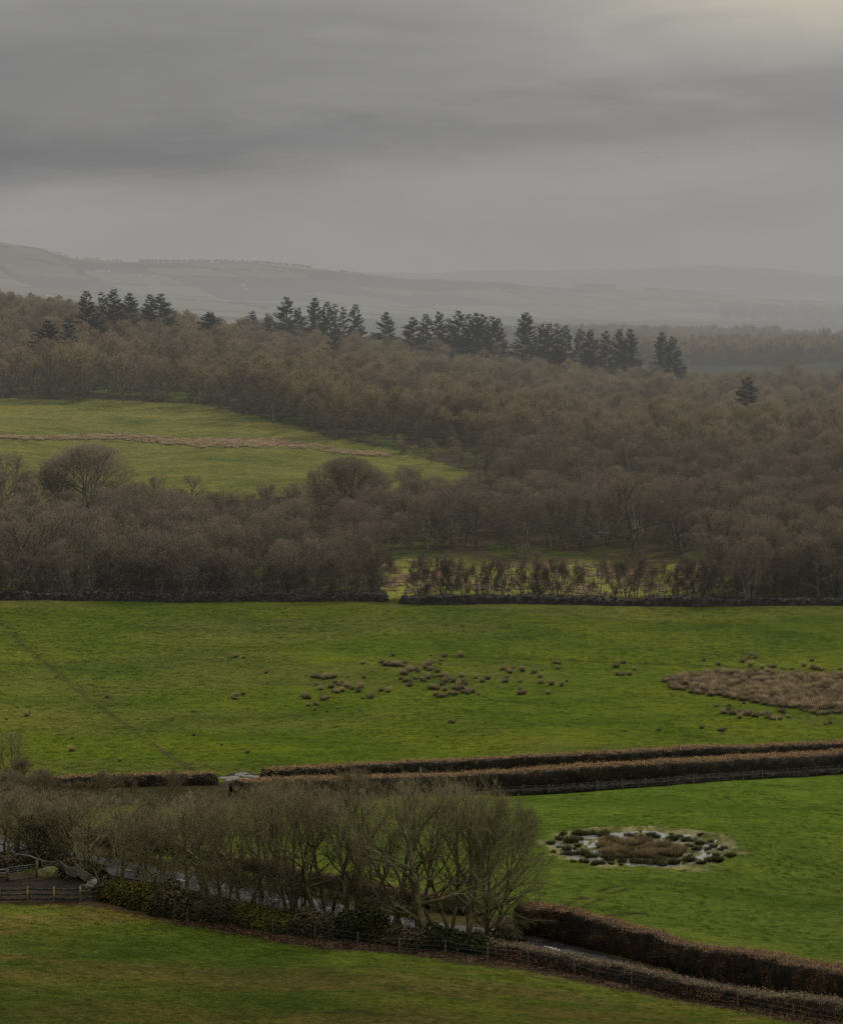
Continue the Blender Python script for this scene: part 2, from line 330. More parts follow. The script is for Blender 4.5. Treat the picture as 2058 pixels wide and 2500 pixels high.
def landcol(X, Y, Z):
    px = CX+F*X/Y; py = HY-F*Z/Y
    jit = (fbm(X/3, Y/3, 51, 3)-.5)
    pj = py+jit*22*200/Y; qx = px+(fbm(X/3, Y/3, 57, 3)-.5)*50*200/Y
    n1 = fbm(X/16, Y/22, 61)[..., None]; n2 = fbm(X/5, Y/8, 65)[..., None]; n3 = fbm(X/50, Y/70, 69, 3)[..., None]
    def c(*a): return np.array(a)
    edge = np.interp(px, *EDGE)
    col = np.empty(X.shape+(3,))
    # pasture between the road and the lane hedges
    col[:] = c(.078, .138, .012)*(1-n1)+c(.115, .158, .018)*n1
    w = sst(.45, .65, n3); col = col*(1-w*.5)+c(.10, .125, .022)*w*.5
    # near field
    near = (py > edge)
    nf = c(.058, .090, .013)*(1-n1)+c(.085, .112, .022)*n1
    w = sst(.46, .62, fbm(X/20+9, Y/6, 71)[..., None])*.75
    nf = nf*(1-w)+c(.115, .10, .035)*w
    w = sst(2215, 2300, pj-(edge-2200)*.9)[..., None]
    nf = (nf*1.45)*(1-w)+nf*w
    dk = sst(2330, 2500, py)[..., None]*.18; nf = nf*(1-dk)*np.array([1.12, 1.0, .8])  # vignette painted into the grass: darker towards the lower edge
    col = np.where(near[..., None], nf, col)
    bank = (pj > np.interp(px, [-900, 0, 430, 850, 1250, 2058, 2900], [2110, 2120, 2170, 2240, 2325, 2480, 2650])) & (pj < edge+8)
    lit = c(.06, .045, .025)*(1-n2)+c(.125, .082, .045)*n2
    col = np.where(bank[..., None], lit, col)
    # verge beside the road and the field hedge foot
    rc = np.interp(px, [p[0] for p in ROADC], [p[1] for p in ROADC])
    vg = (pj > rc-52) & (pj <= rc+26) & ~bank
    col = np.where(vg[..., None], (c(.055, .07, .015)*(1-n2)+c(.11, .07, .04)*n2), col)
    yard = polyin(qx, pj, [(-400, 2140), (0, 2140), (60, 2150), (120, 2140), (260, 2150), (262, 2190), (190, 2198), (-400, 2198)])
    col = np.where(yard[..., None], c(.035, .028, .025)*(1-n2)+c(.065, .05, .042)*n2, col)
    # lane between the two upper hedges
    lane = (pj < np.interp(px, [-300, 430, 1207, 2058, 2900], [1985, 1967, 1940, 1890, 1850])) & (pj > np.interp(px, [-300, 635, 1029, 2058, 2900], [1925, 1908, 1885, 1835, 1795])) & (Y < 400)
    col = np.where(lane[..., None], c(.05, .045, .02)*(1-n2)+c(.07, .055, .03)*n2, col)
    # field above the lane
    up = (py < np.interp(px, [-300, 635, 1029, 2058, 2900], [1925, 1908, 1885, 1835, 1795])) & (Y < 437)
    uf = c(.080, .122, .007)*(1-n1)+c(.112, .140, .012)*n1
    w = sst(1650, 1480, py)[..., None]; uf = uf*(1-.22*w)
    w = sst(.46, .64, fbm(X/30+5, Y/18+2, 77)[..., None])*.5; uf = uf*(1-w)+c(.11, .115, .028)*w
    pd = np.abs(px-np.interp(py, [1480, 1530, 1580, 1640, 1700, 1780, 1830, 1885], [-40, 20, 60, 140, 210, 320, 390, 480]))
    w = ((1-sst(4, 16, pd))*(py > 1480)*sst(.2, .5, fbm(X/2, Y/2, 88)))[..., None]*.55
    uf = uf*(1-w)+c(.045, .05, .018)*w
    w = ((1-sst(2, 7, np.abs(px-np.interp(py, [1800, 1885], [360, 470]))))*(py > 1815))[..., None]*.7
    uf = uf*(1-w)+c(.10, .07, .045)*w
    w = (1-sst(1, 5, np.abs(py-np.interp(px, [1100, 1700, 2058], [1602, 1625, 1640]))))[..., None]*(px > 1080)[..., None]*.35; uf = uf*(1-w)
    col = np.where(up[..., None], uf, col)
    gate = polyin(qx, pj, [(545, 1925), (550, 1893), (565, 1886), (610, 1884), (645, 1895), (640, 1925)])
    col = np.where(gate[..., None], c(.05, .045, .035), col)
    # woodland floor
    wf = c(.045, .038, .022)*(1-n2)+c(.075, .06, .035)*n2
    w = sst(.5, .62, fbm(X/9, Y/9, 83)[..., None]); wf = wf*(1-w)+c(.065, .085, .018)*w
    col = np.where((Y >= 437)[..., None], wf, col)
    cl = polyin(qx, py, CLEAR) & (Y > 437)
    cf = c(.23, .26, .04)*(1-n2)+c(.20, .18, .06)*n2
    w = sst(.5, .6, fbm(X/6, Y/6, 85)[..., None]); cf = cf*(1-w)+c(.16, .11, .065)*w
    w = sst(1395, 1340, py)[..., None]; cf = cf*(1-w)+wf*w*.9
    col = np.where(cl[..., None], cf, col)
    bf = polyin(qx, pj, BACKFIELD) & (Y > 437) & (Y < 900)
    b_ = c(.122, .132, .026)*(1-n1)+c(.15, .148, .04)*n1
    col = np.where(bf[..., None], b_, col)
    pr_ = np.sqrt(((X-POND[0])/POND[3])**2+((Y-POND[1])/POND[4])**2)+jit*.7
    w = (1-sst(1.0, 1.2, pr_))[..., None]; n4 = sst(.35, .65, fbm(X/.9, Y/1.8, 73, 3))[..., None]; mud = c(.25, .24, .12)*(1-n4)+c(.11, .12, .035)*n4
    col = col*(1-w)+mud*w
    for line in ([(1352, 2226), (1400, 2200), (1450, 2180), (1510, 2163), (1580, 2155)], [(1394, 2228), (1430, 2210), (1470, 2194)], [(1468, 2236), (1520, 2232), (1580, 2229)], [(1390, 2205), (1450, 2188), (1530, 2172)],
                 [(0, 2412), (100, 2430), (200, 2462), (330, 2500)], [(0, 2432), (90, 2448), (180, 2480), (250, 2510)], [(0, 2478), (60, 2492), (110, 2510)], [(260, 2345), (420, 2362), (640, 2392)], [(1250, 2410), (1400, 2440), (1560, 2478), (1700, 2500)], [(820, 2395), (1000, 2412), (1180, 2440)]):
        lx = np.array([p[0] for p in line], float); ly = np.array([p[1] for p in line], float)
        dd = np.abs(py-np.interp(px, lx, ly)); yy_ = ly[0] > 2300
        w = (1-sst(1.0, 4.5, dd))*(px > lx[0])*(px < lx[-1])*sst(.3, .55, fbm(X/1.5, Y/1.5, 99))*(.5 if yy_ else .85)
        col = col*(1-w[..., None])+(c(.10, .09, .035) if yy_ else c(.045, .03, .018))*w[..., None]
    # far valley: a patchwork of pastures, hedges and woods
    rx = X*.8+Y*.25; ry = Y*.5-X*.2
    wx = rx+90*fbm(X/500, Y/900, 91); wy = ry+120*fbm(X/500, Y/900, 93)
    ci = np.floor(wx/150).astype(np.int64); cj = np.floor(wy/190+hsh(ci, ci*0, 5)).astype(np.int64)
    t = hsh(ci, cj, 11)[..., None]
    fr = np.minimum(np.abs((wx/150) % 1-.0), 1-(wx/150) % 1); fr2 = (wy/190+hsh(ci, ci*0, 5)) % 1; fr2 = np.minimum(fr2, 1-fr2)
    pf = c(.09, .095, .06)*(1-t)+c(.17, .172, .11)*t
    pf = np.where((t > .8), c(.05, .05, .04), pf)
    wd = (fbm(X/600, Y/900, 95)[..., None] > .56); pf = np.where(wd, c(.035, .04, .035), pf)
    hd = ((fr < .06) | (fr2 < .05))[..., None]; pf = np.where(hd, c(.04, .045, .03), pf)
    col = np.where((Y > 1150)[..., None], pf, col)
    return col
pxs = np.concatenate([np.arange(-1900, -100, 45), np.arange(-100, 2160, 9), np.arange(2160, 4000, 45)])
Ys = np.concatenate([np.arange(60, 150, 3), np.arange(150, 330, .55), np.arange(330, 450, .8), np.arange(450, 800, 1.8), np.arange(800, 1150, 4), np.geomspace(1150, 13500, 260), np.geomspace(13800, 40000, 14)])
PX, YY = np.meshgrid(pxs, Ys); XX = (PX-CX)/F*YY
ZZ = np.concatenate([height(XX[k:k+60], YY[k:k+60]) for k in range(0, len(Ys), 60)])
LC = landcol(XX, YY, ZZ)
# wheel ruts in the pasture gateway and in the near field
nr, nc = PX.shape
me = bpy.data.meshes.new('ground')
V = np.stack([XX, YY, ZZ], -1).reshape(-1, 3)
i = np.arange(nr-1)[:, None]*nc+np.arange(nc-1)[None]
Q = np.stack([i, i+1, i+nc+1, i+nc], -1).reshape(-1, 4)
me.vertices.add(len(V)); me.vertices.foreach_set('co', V.ravel())
me.loops.add(Q.size); me.loops.foreach_set('vertex_index', Q.ravel())
me.polygons.add(len(Q)); me.polygons.foreach_set('loop_start', np.arange(len(Q))*4); me.polygons.foreach_set('loop_total', np.full(len(Q), 4))
me.polygons.foreach_set('use_smooth', np.ones(len(Q), bool))
a = me.color_attributes.new('landcol', 'FLOAT_COLOR', 'POINT')
a.data.foreach_set('color', np.concatenate([LC.reshape(-1, 3), np.ones((len(V), 1))], 1).ravel())
me.materials.append(M_ground); me.update(); me.validate()
tag(link('ground', me), kind='structure')

# ---------------------------------------------------------------- road, pond water, gateway puddles
def resample(pts, step):
    pts = np.array(pts, float); d = np.concatenate([[0], np.cumsum(np.linalg.norm(np.diff(pts[:, :2], axis=0), axis=1))])
    s = np.arange(0, d[-1], step); return np.stack([np.interp(s, d, pts[:, k]) for k in range(pts.shape[1])], -1)
def ground_path(pix, step=1.0, smooth=9):
    p = resample([at(*q) for q in pix], step)
    if smooth and len(p) > smooth*2:
        for k in range(2):
            q = np.pad(p, ((smooth//2,)*2, (0, 0)), 'edge'); p = np.stack([np.convolve(q[:, j], np.ones(smooth)/smooth, 'valid') for j in range(p.shape[1])], -1)
    return p
def side(p):
    t = np.gradient(p[:, :2], axis=0); t /= np.linalg.norm(t, axis=1)[:, None]+1e-9
    return np.stack([-t[:, 1], t[:, 0]], -1)
def strip(p, w0, w1, lift, cross=9):
    nrm = side(p); ws = np.linspace(w0, w1, cross)
    X = p[:, 0, None]+nrm[:, 0, None]*ws; Y = p[:, 1, None]+nrm[:, 1, None]*ws; Z = height(X, Y)+lift
    m = MB(); k = cross; i = np.arange(len(p)-1)[:, None]*k+np.arange(k-1)[None]
    m.add(np.stack([X, Y, Z], -1), np.stack([i, i+1, i+k+1, i+k], -1).reshape(-1, 4)); return m
road = ground_path(ROADC, .8)
tag(link('road', strip(road, -2.7, 2.7, .06, 13).mesh('road', M_road, smooth=True)), kind='structure')
mk = MB()
seg = resample(road, .5)
k = 0
while k < len(seg)-5:
    mk2 = strip(seg[k:k+5], -.07, .07, .075, 3); mk.add(mk2.V[0], mk2.Fc[0]); k += 10
for e in (-2.5, 2.5):
    mk2 = strip(seg, e-.05, e+.05, .075, 3); 
tag(link('road_markings', mk.mesh('road_markings', M_paint)), kind='structure')
# pond water, a still sheet lying in the hollow
m = MB(); an = np.linspace(0, 2*math.pi, 65)[:-1]
rr = 1+.02*np.sin(an*3+1)+.02*np.sin(an*7)
ring = np.stack([POND[0]+POND[3]*.97*rr*np.cos(an), POND[1]+POND[4]*.97*rr*np.sin(an), np.full(64, POND[2]+.012)], -1)
V = np.concatenate([ring, [[POND[0], POND[1], POND[2]+.012]]]); m.add(V, [[k, (k+1) % 64, 64] for k in range(64)])
tag(link('pond_water', m.mesh('pond_water', M_water)), kind='structure')
for (px, py, w) in ((575, 1902, 1.7), (600, 1908, 2.0), (590, 1890, .9), (612, 1896, 1.1)):
    g = at(px, py); m = MB(); an = np.linspace(0, 2*math.pi, 25)[:-1]; rr = w*(1+.3*np.sin(an*2+px)+.2*np.sin(an*5))
    X = g[0]+rr*np.cos(an); Y = g[1]+rr*.9*np.sin(an); Z = np.full(24, height(X, Y).mean()+.05)
    m.add(np.concatenate([np.stack([X, Y, Z], -1), [[g[0], g[1], Z[0]]]]), [[k, (k+1) % 24, 24] for k in range(24)])
    tag(link('puddle', m.mesh('puddle', M_puddle)), kind='structure')

# ---------------------------------------------------------------- trees
def unit(v): return v/(np.linalg.norm(v)+1e-9)
def gen_tree(seed, H, spread, stems=1, n=(7, 6, 5, 5), tw=.03, twl=1.0, bole=.2, r0=.28, wind=0.0, dn=1.0, tubemax=3, top=.8):
    """a bare winter tree: tapered tube limbs spreading inside a dome, then fine twigs; returns (trunk, crown) builders"""
    rs = np.random.default_rng(seed); T = MB(); Cr = MB(); tips = []
    zc = H*.52; off = np.array([wind*spread*.25, 0, 0]); cen = np.array([0, 0, zc])+off; rad_ = np.array([spread, spread, H*.5])
    lob = rs.normal(0, 1, (7, 3)); lob /= np.linalg.norm(lob, axis=1)[:, None]
    def room(p, d):
        """distance to the edge of the crown along d"""
        q = (p-cen)/rad_; e = d/rad_; a_ = e@e; b_ = q@e; c_ = q@q-1
        dd_ = b_*b_-a_*c_
        t = (-b_+math.sqrt(dd_))/a_ if dd_ > 0 else 0
        hit = unit(p+d*max(t, 0)-cen); lumpy = .86+.2*float(np.max(np.clip(lob@hit, 0, 1))**3)
        return max(t*lumpy, .35)
    def grow(p, d, L, r, lvl):
        ns = (6, 6, 4, 2)[min(lvl, 3)]
        pts = [p]; rad = [r]; dd = d; step = L/ns
        for k in range(ns):
            dd = unit(dd+rs.normal(0, (.08, .17, .2, .2)[min(lvl, 3)], 3)+np.array([wind*.05, 0, (.06, .05, .05, .05)[min(lvl, 3)]]))
            p = p+dd*step; pts.append(p); rad.append(max(r*(1-(k+1)/ns*.75), .009))
        pts = np.array(pts)
        (T if lvl <= 1 else Cr).tube(pts, rad, (7, 5, 3, 3)[min(lvl, 3)], 0 if lvl <= 1 or lvl > 2 else 1, cap=False)
        nb = n[lvl]
        for c in range(nb):
            t = (bole if lvl == 0 else .22)+(1-(bole if lvl == 0 else .22))*((c+rs.random())/nb)
            f = t*(len(pts)-1); k = min(int(f), len(pts)-2); q = pts[k]+(pts[k+1]-pts[k])*(f-k)
            ax = unit(pts[k+1]-pts[k]); v = unit(np.cross(ax, rs.normal(0, 1, 3)))
            ang = R(rs.uniform(30, 62)) if lvl else R(rs.uniform(35, 78)*(1-.45*t))
            nd = unit(ax*math.cos(ang)+v*math.sin(ang)+unit(q-cen+np.array([0, 0, zc*.4]))*.35)
            rm = room(q, nd)
            nl = rm*rs.uniform(.72, 1.0) if lvl == 0 else min(rm*rs.uniform(.7, 1.05), L*rs.uniform(.4, .75))
            if lvl+1 >= len(n) or lvl+1 > tubemax: tips.append((q, nd, max(nl, .45)))
            else: grow(q, nd, nl, max(rad[k]*(.62 if lvl == 0 else .55), .014), lvl+1)
        tips.append((pts[-1], dd, min(L*.35, 1.2)))
    for s in range(stems):
        a = s*2*math.pi/stems+rs.random(); lean = .06 if stems == 1 else rs.uniform(.12, .38)
        d = unit(np.array([math.cos(a)*lean+wind*.12, math.sin(a)*lean, 1.0]))
        grow(np.array([math.cos(a), math.sin(a), 0])*(.0 if stems == 1 else r0*.8)+np.array([0, 0, -.4]), d, H*top*(1 if s == 0 else rs.uniform(.75, 1)), r0*(1 if stems == 1 else .6), 0)
    # twigs
    Q = np.array([t[0] for t in tips]); D = np.array([t[1] for t in tips]); Ls = np.array([t[2] for t in tips])
    m_ = n[-1] if len(n) else 5
    rep = max(2, int(m_*dn+.5))
    Q = np.repeat(Q, rep, 0); D = np.repeat(D, rep, 0); Ls = np.repeat(Ls, rep)
    N_ = len(Q); Q = Q+D*(Ls*rs.random(N_)*.7)[:, None]
    D = D+rs.normal(0, .38, (N_, 3))+unit_rows(Q-cen+np.array([0, 0, H*.25]))*.4+np.array([wind*.15, 0, .32]); D /= np.linalg.norm(D, axis=1)[:, None]
    ln = np.clip(Ls*rs.uniform(.35, .9, N_), .3, 1.4*twl)
    S = np.cross(D, rs.normal(0, 1, (N_, 3))); S /= np.linalg.norm(S, axis=1)[:, None]+1e-9
    mid = Q+D*(ln*.55)[:, None]; tip = Q+(unit_rows(D+rs.normal(0, .18, (N_, 3))))*ln[:, None]
    V = np.stack([Q-S*tw/2, Q+S*tw/2, mid+S*tw*.35, tip, mid-S*tw*.35], 1).reshape(-1, 3)
    Cr.blades(V)
    return T, Cr
def unit_rows(D): return D/(np.linalg.norm(D, axis=1)[:, None]+1e-9)
class Proto:
    def __init__(s, name, T, Cr, mt, mc):
        s.t = T.mesh(name+'_trunk', mt, smooth=True); s.c = Cr.mesh(name+'_crown', [mc, mt])
        s.h = max(float(v[:, 2].max()) for v in Cr.V); s.T = T; s.Cr = Cr; s.mt = mt; s.mc = mc
        al = np.concatenate(Cr.V); s.w = float(np.percentile(np.abs(al[:, 0]), 97))*2
    def joined(s, name):
        m = MB()
        for src, mi in ((s.T, 0), (s.Cr, 1)):
            off = m.n
            for v, u in zip(src.V, src.up): m.V.append(v); m.up.append(u)
            for f, q in zip(src.Fc, src.mi): m.Fc.append(f+off); m.mi.append(q if mi == 0 else 1-q)
            m.n += src.n
        return m.mesh(name, [s.mt, s.mc])
def place_tree(pr, name, label, cat, loc, h, rz=None, group=None, wid=1.0):
    sc = h/pr.h
    o = thing(name, label, cat, loc, random.uniform(0, 6.28) if rz is None else rz, (sc*wid, sc*wid, sc), group)
    link('trunk', pr.t, o); link('crown', pr.c, o); return o

near_p = [Proto('roadside_tree', *gen_tree(11+k, 12, sp, st, (9, 6, 4, 3), .0145, .95, bo, .28, 0, .36), M_moss, M_near_crown)
          for k, (sp, st, bo) in enumerate([(5.0, 1, .25), (4.4, 2, .2), (5.4, 1, .22), (4.4, 3, .22), (4.2, 2, .3)])]
end_p = Proto('end_tree', *gen_tree(41, 13, 4.9, 3, (20, 8, 5, 3), .012, .9, .05, .27, .6, .75), M_moss, M_near_crown)
big_p = Proto('dome_tree', *gen_tree(51, 16, 9.5, 3, (20, 9, 6, 4), .026, 1.0, .08, .4, 0, .9), M_trunk, M_mid_crown)
scrub_p = [Proto('scrub', *gen_tree(60+k, 6, 2.6, 4, (8, 6, 4, 3), .015, .7, .1, .12, .4, .5, 3, .95), M_moss, M_near_crown) for k in range(3)]
mid_p = [Proto('wood_tree', *gen_tree(80+k, 12, sp, st, (11, 7, 5, 3), .028, .9, bo, .3, 0, .5), (M_trunk, M_grey)[k in (1, 3)], M_mid_crown)
         for k, (sp, st, bo) in enumerate([(5.2, 1, .28), (4.6, 2, .22), (5.6, 1, .25), (4.4, 3, .2), (5.0, 2, .25)])]
wall_p = [Proto('wall_shrub', *gen_tree(100+k, 6, 1.9, st, (7, 5, 4, 3), .018, .6, .2, .12, 0, .6), M_grey, M_mid_crown) for k, st in enumerate((5, 3, 6, 4))]
far_p = [Proto('wood_far_tree', *gen_tree(120+k, 13, 5.6, st, (15, 8, 5), .045, 1.3, .1, .26, 0, 1.5), M_trunk, M_wood_crown) for k, st in enumerate((1, 2, 1, 2))]
hz_p = [Proto('distant_tree', *gen_tree(140+k, 13, 5.2, 1, (9, 7), .35, 2.4, .15, .35, 0, 1.6), M_trunk, M_wood_crown) for k in range(2)]

def gen_conifer(seed, H, Rw, dense=1.0, ragged=.3):
    rs = np.random.default_rng(seed); T = MB(); Cr = MB()
    T.tube([(0, 0, -.4), (0, 0, H*.3), (.1, 0, H*.7), (0, 0, H)], [.38, .28, .14, .02], 6, cap=False)
    z = H*.16; Vs = []
    while z < H*1.0:
        t = z/H; prof = (1-t)**.6*(.6+.4*min(1, t/.3))
        nb = int(5*dense)+rs.integers(0, 3)
        for b_ in range(nb):
            a = rs.random()*6.28; L = Rw*max(prof, .07)*rs.uniform(1-ragged*1.3, 1+ragged*.5); up = .10+.75*t*t+rs.normal(0, .1)
            d = unit(np.array([math.cos(a), math.sin(a), up])); p0 = np.array([0, 0, z])
            T.tube([p0, p0+d*L*.9], [.05, .015], 3, cap=False) if L > 1 else None
            m_ = max(5, int(L*12*dense)); u = rs.random(m_)**.7
            Q = p0+d*(u*L)[:, None]+np.array([0, 0, -.12])*(u*L)[:, None]*.4
            sd = np.cross(d, [0, 0, 1.]); sgn = rs.choice([-1, 1], m_)[:, None]
            dr = unit_rows(d*rs.uniform(.4, 1, (m_, 1))+sd*sgn*rs.uniform(.1, .9, (m_, 1))+np.stack([0*u, 0*u, rs.uniform(-.35, .3, m_)], -1))
            ln = (.5+.85*(1-u*.4))*rs.uniform(.6, 1.2, m_)*(.7+.3*prof/.6)
            wv = unit_rows(np.cross(dr, rs.normal(0, 1, (m_, 3))))*(.085+.04*rs.random((m_, 1)))
            Vs.append(np.stack([Q-wv*.6, Q+wv*.6, Q+dr*(ln*.6)[:, None]+wv, Q+dr*ln[:, None], Q+dr*(ln*.6)[:, None]-wv], 1).reshape(-1, 3))
        z += H*.026+.14
    Cr.blades(np.concatenate(Vs))
    return T, Cr
con_p = [Proto('conifer', *gen_conifer(200+k, 20, rw, de, ra), M_trunk, M_conifer)
         for k, (rw, de, ra) in enumerate([(5.6, .9, .4), (4.6, .9, .35), (6.4, 1.0, .4), (4.0, .7, .45), (8.0, 1.0, .45)])]

# ---- conifers standing out of the wood: (x, top row, row where it sinks into the canopy, kind, note)
con = [(212, 708, 815, 1, 'tall slim'), (250, 712, 798, 3, 'narrow'), (278, 704, 795, 1, 'tall pointed'), (316, 714, 785, 0, 'open flat-topped'), (367, 717, 795, 1, 'dark bushy'),
       (393, 715, 797, 0, 'dark broad'), (117, 780, 857, 0, 'isolated dark'), (166, 778, 850, 3, 'thin open'), (513, 760, 827, 2, 'squat broad'), (616, 757, 800, 3, 'small spindly'),
       (655, 764, 812, 3, 'half bare'), (700, 723, 815, 0, 'tall broad'), (728, 750, 815, 1, 'short'), (770, 725, 812, 0, 'tall twin-topped'), (799, 735, 812, 1, 'mid-sized'),
       (818, 741, 808, 3, 'thin'), (839, 747, 806, 3, 'thin open'), (868, 741, 805, 1, 'ragged flat-topped'), (942, 760, 800, 0, 'small lone'), (815, 806, 868, 3, 'small greenish'),
       (1008, 772, 845, 0, 'ragged'), (1040, 765, 832, 1, 'dark'), (1072, 759, 832, 1, 'dark pointed'), (1094, 776, 842, 3, 'short'), (1119, 756, 845, 0, 'tall pointed'),
       (1144, 765, 855, 1, 'dense'), (1162, 762, 860, 0, 'dense dark'), (1179, 765, 860, 1, 'dense dark'), (1201, 770, 855, 0, 'blunt-topped'), (1216, 775, 850, 1, 'dark'),
       (1284, 760, 868, 2, 'tall broad'), (1322, 790, 860, 1, 'dark'), (1340, 788, 860, 1, 'slim'), (1360, 788, 860, 3, 'narrow'), (1379, 792, 862, 1, 'dark'),
       (1417, 801, 865, 1, 'dark'), (1441, 802, 865, 1, 'dark'), (1478, 806, 872, 1, 'neat pointed'), (1512, 801, 885, 1, 'tall'), (1537, 801, 895, 0, 'tall broad'),
       (1616, 809, 905, 0, 'tall broad'), (1642, 819, 922, 1, 'slim'), (1361, 850, 916, 4, 'low spreading'), (1497, 883, 920, 3, 'tiny'), (1823, 918, 1015, 1, 'lone')]
con.sort()
lonely = {1823: 'lone dark conifer standing in the brown wood at far right', 1361: 'low spreading green conifer in front of the skyline conifers', 1497: 'tiny green conifer poking out of the brown canopy below the skyline conifers',
          117: 'isolated dark conifer at far left, below the skyline clump', 815: 'small greenish conifer standing below the skyline row near the middle', 513: 'squat broad conifer standing alone between the two left clumps', 942: 'small lone conifer on the skyline between the two middle clumps'}
for i_, (x, ty, by, kd, note) in enumerate(con):
    g = at(x, by+58)
    Yc = min(g[1], 1060); X_ = (x-CX)/F*Yc; zc = H1(X_, Yc)
    h = (HY-ty)*Yc/F-zc
    lab = lonely.get(x, f'{note} dark conifer, {ordn(i_)} from the left of those rising above the bare wood')
    kp = con_p[kd]; fullw = {0: 1.25, 1: 1.25, 2: 1.2, 3: 1.15, 4: .8}[kd]
    place_tree(kp, 'conifer_tree', lab, 'conifer', (X_, Yc, zc-.3), h+.3, group='dark conifers rising out of the bare wood', wid=fullw*26/(h+.3))

# ---- stuff: geometry-nodes instances on points
def make_stuff(name, label, cat, pts, protos, colname):
    """pts: rows of (x,y,z,rotz,scale,proto index)"""
    col = bpy.data.collections.new(colname)
    for k, mesh_ in enumerate(protos):
        col.objects.link(bpy.data.objects.new('%s_%02d' % (colname, k), mesh_))
    pts = np.array(pts, float); me = bpy.data.meshes.new(name); me.vertices.add(len(pts)); me.vertices.foreach_set('co', pts[:, :3].ravel())
    for nm, ty, v in (('rz', 'FLOAT', pts[:, 3]), ('sc', 'FLOAT', pts[:, 4]), ('pi', 'INT', pts[:, 5].astype(int))):
        a = me.attributes.new(nm, ty, 'POINT'); a.data.foreach_set('value', v)
    me.update(); o = link(name, me); tag(o, label, cat, kind='stuff')
    ng = bpy.data.node_groups.new(name+'_scatter', 'GeometryNodeTree')
    ng.interface.new_socket('Geometry', in_out='INPUT', socket_type='NodeSocketGeometry'); ng.interface.new_socket('Geometry', in_out='OUTPUT', socket_type='NodeSocketGeometry')
    N = ng.nodes; L = ng.links; gi = N.new('NodeGroupInput'); go = N.new('NodeGroupOutput')
    ci = N.new('GeometryNodeCollectionInfo'); ci.inputs[0].default_value = col; ci.inputs[1].default_value = True; ci.inputs[2].default_value = True
    ip = N.new('GeometryNodeInstanceOnPoints'); ip.inputs['Pick Instance'].default_value = True
    def at_(nm, ty):
        x = N.new('GeometryNodeInputNamedAttribute'); x.data_type = ty; x.inputs[0].default_value = nm; return x.outputs[0]
    cx = N.new('ShaderNodeCombineXYZ'); L.new(at_('rz', 'FLOAT'), cx.inputs[2])
    cs = N.new('ShaderNodeCombineXYZ'); s_ = at_('sc', 'FLOAT')
    for k in range(3): L.new(s_, cs.inputs[k])
    L.new(gi.outputs[0], ip.inputs['Points']); L.new(ci.outputs[0], ip.inputs['Instance']); L.new(at_('pi', 'INT'), ip.inputs['Instance Index'])
    L.new(cx.outputs[0], ip.inputs['Rotation']); L.new(cs.outputs[0], ip.inputs['Scale']); L.new(ip.outputs[0], go.inputs[0])
    md = o.modifiers.new('scatter', 'NODES'); md.node_group = ng
    return o
# ---- woodland scatter
def poisson(x0, x1, y0, y1, rfun, ok, tries):
    cell = 4.0; grid = {}; out = []
    XY = np.stack([rng.uniform(x0, x1, tries), rng.uniform(y0, y1, tries)], -1)
    keep = ok(XY[:, 0], XY[:, 1])
    for x, y in XY[keep]:
        r = rfun(y); k = int(r/cell)+1; ci, cj = int(x/cell), int(y/cell); good = True
        for a in range(ci-k, ci+k+1):
            for b in range(cj-k, cj+k+1):
                for (u, v) in grid.get((a, b), ()):
                    if (u-x)**2+(v-y)**2 < r*r: good = False; break
                if not good: break
            if not good: break
        if good: grid.setdefault((ci, cj), []).append((x, y)); out.append((x, y))
    return np.array(out)
BIGCLEAR = [(925, 1500), (935, 1385), (1050, 1345), (1200, 1335), (1500, 1338), (1640, 1355), (1690, 1400), (1700, 1500)]
BF2 = [(x, y+(14 if y < 1180 and x > 400 else 2)) for x, y in BACKFIELD]
BF_TREES = [(-900, 965), (0, 974), (300, 980), (480, 987), (560, 1006), (640, 1026), (720, 1048), (800, 1071), (880, 1090), (960, 1108), (1040, 1128), (1110, 1148), (1170, 1165), (1150, 1215), (1000, 1235), (900, 1250), (620, 1262), (420, 1250), (330, 1262), (100, 1240), (-900, 1250)]
def wood_ok(x, y):
    z = height(x, y); px = CX+F*x/y; py = HY-F*z/y
    k = (px > -260) & (px < 2330) & (y > 441) & (y < 1100)
    k &= ~(polyin(px, py, BF_TREES) & (y < 900)); k &= ~(polyin(px, py, BIGCLEAR) & (y < 520))
    return k
pts = poisson(-230, 230, 441, 1100, lambda y: 6.0 if y < 520 else (6.8 if y < 700 else 7.4), wood_ok, 60000)
pz = height(pts[:, 0], pts[:, 1]); ppx = CX+F*pts[:, 0]/pts[:, 1]; ppy = HY-F*pz/pts[:, 1]
order = np.argsort(pts[:, 1])
named = 0; stuffp = []
def zone(px, Y, py):
    if px > 930:
        if Y < 540: return ('bare dark tree in the wood edge behind the clearing and wall', 'bare trees of the right wood edge')
        return ('bare brown tree packed in the dense wood on the right slope', 'bare trees of the right wood')
    if Y < 500: return ('bare grey-brown tree in the belt just behind the dark wall at left', 'bare trees of the left belt')
    if Y < 640: return ('bare tree in the belt against the pale back field', 'bare trees below the back field')
    return ('bare dark tree lining the top of the back field', 'bare trees above the back field')
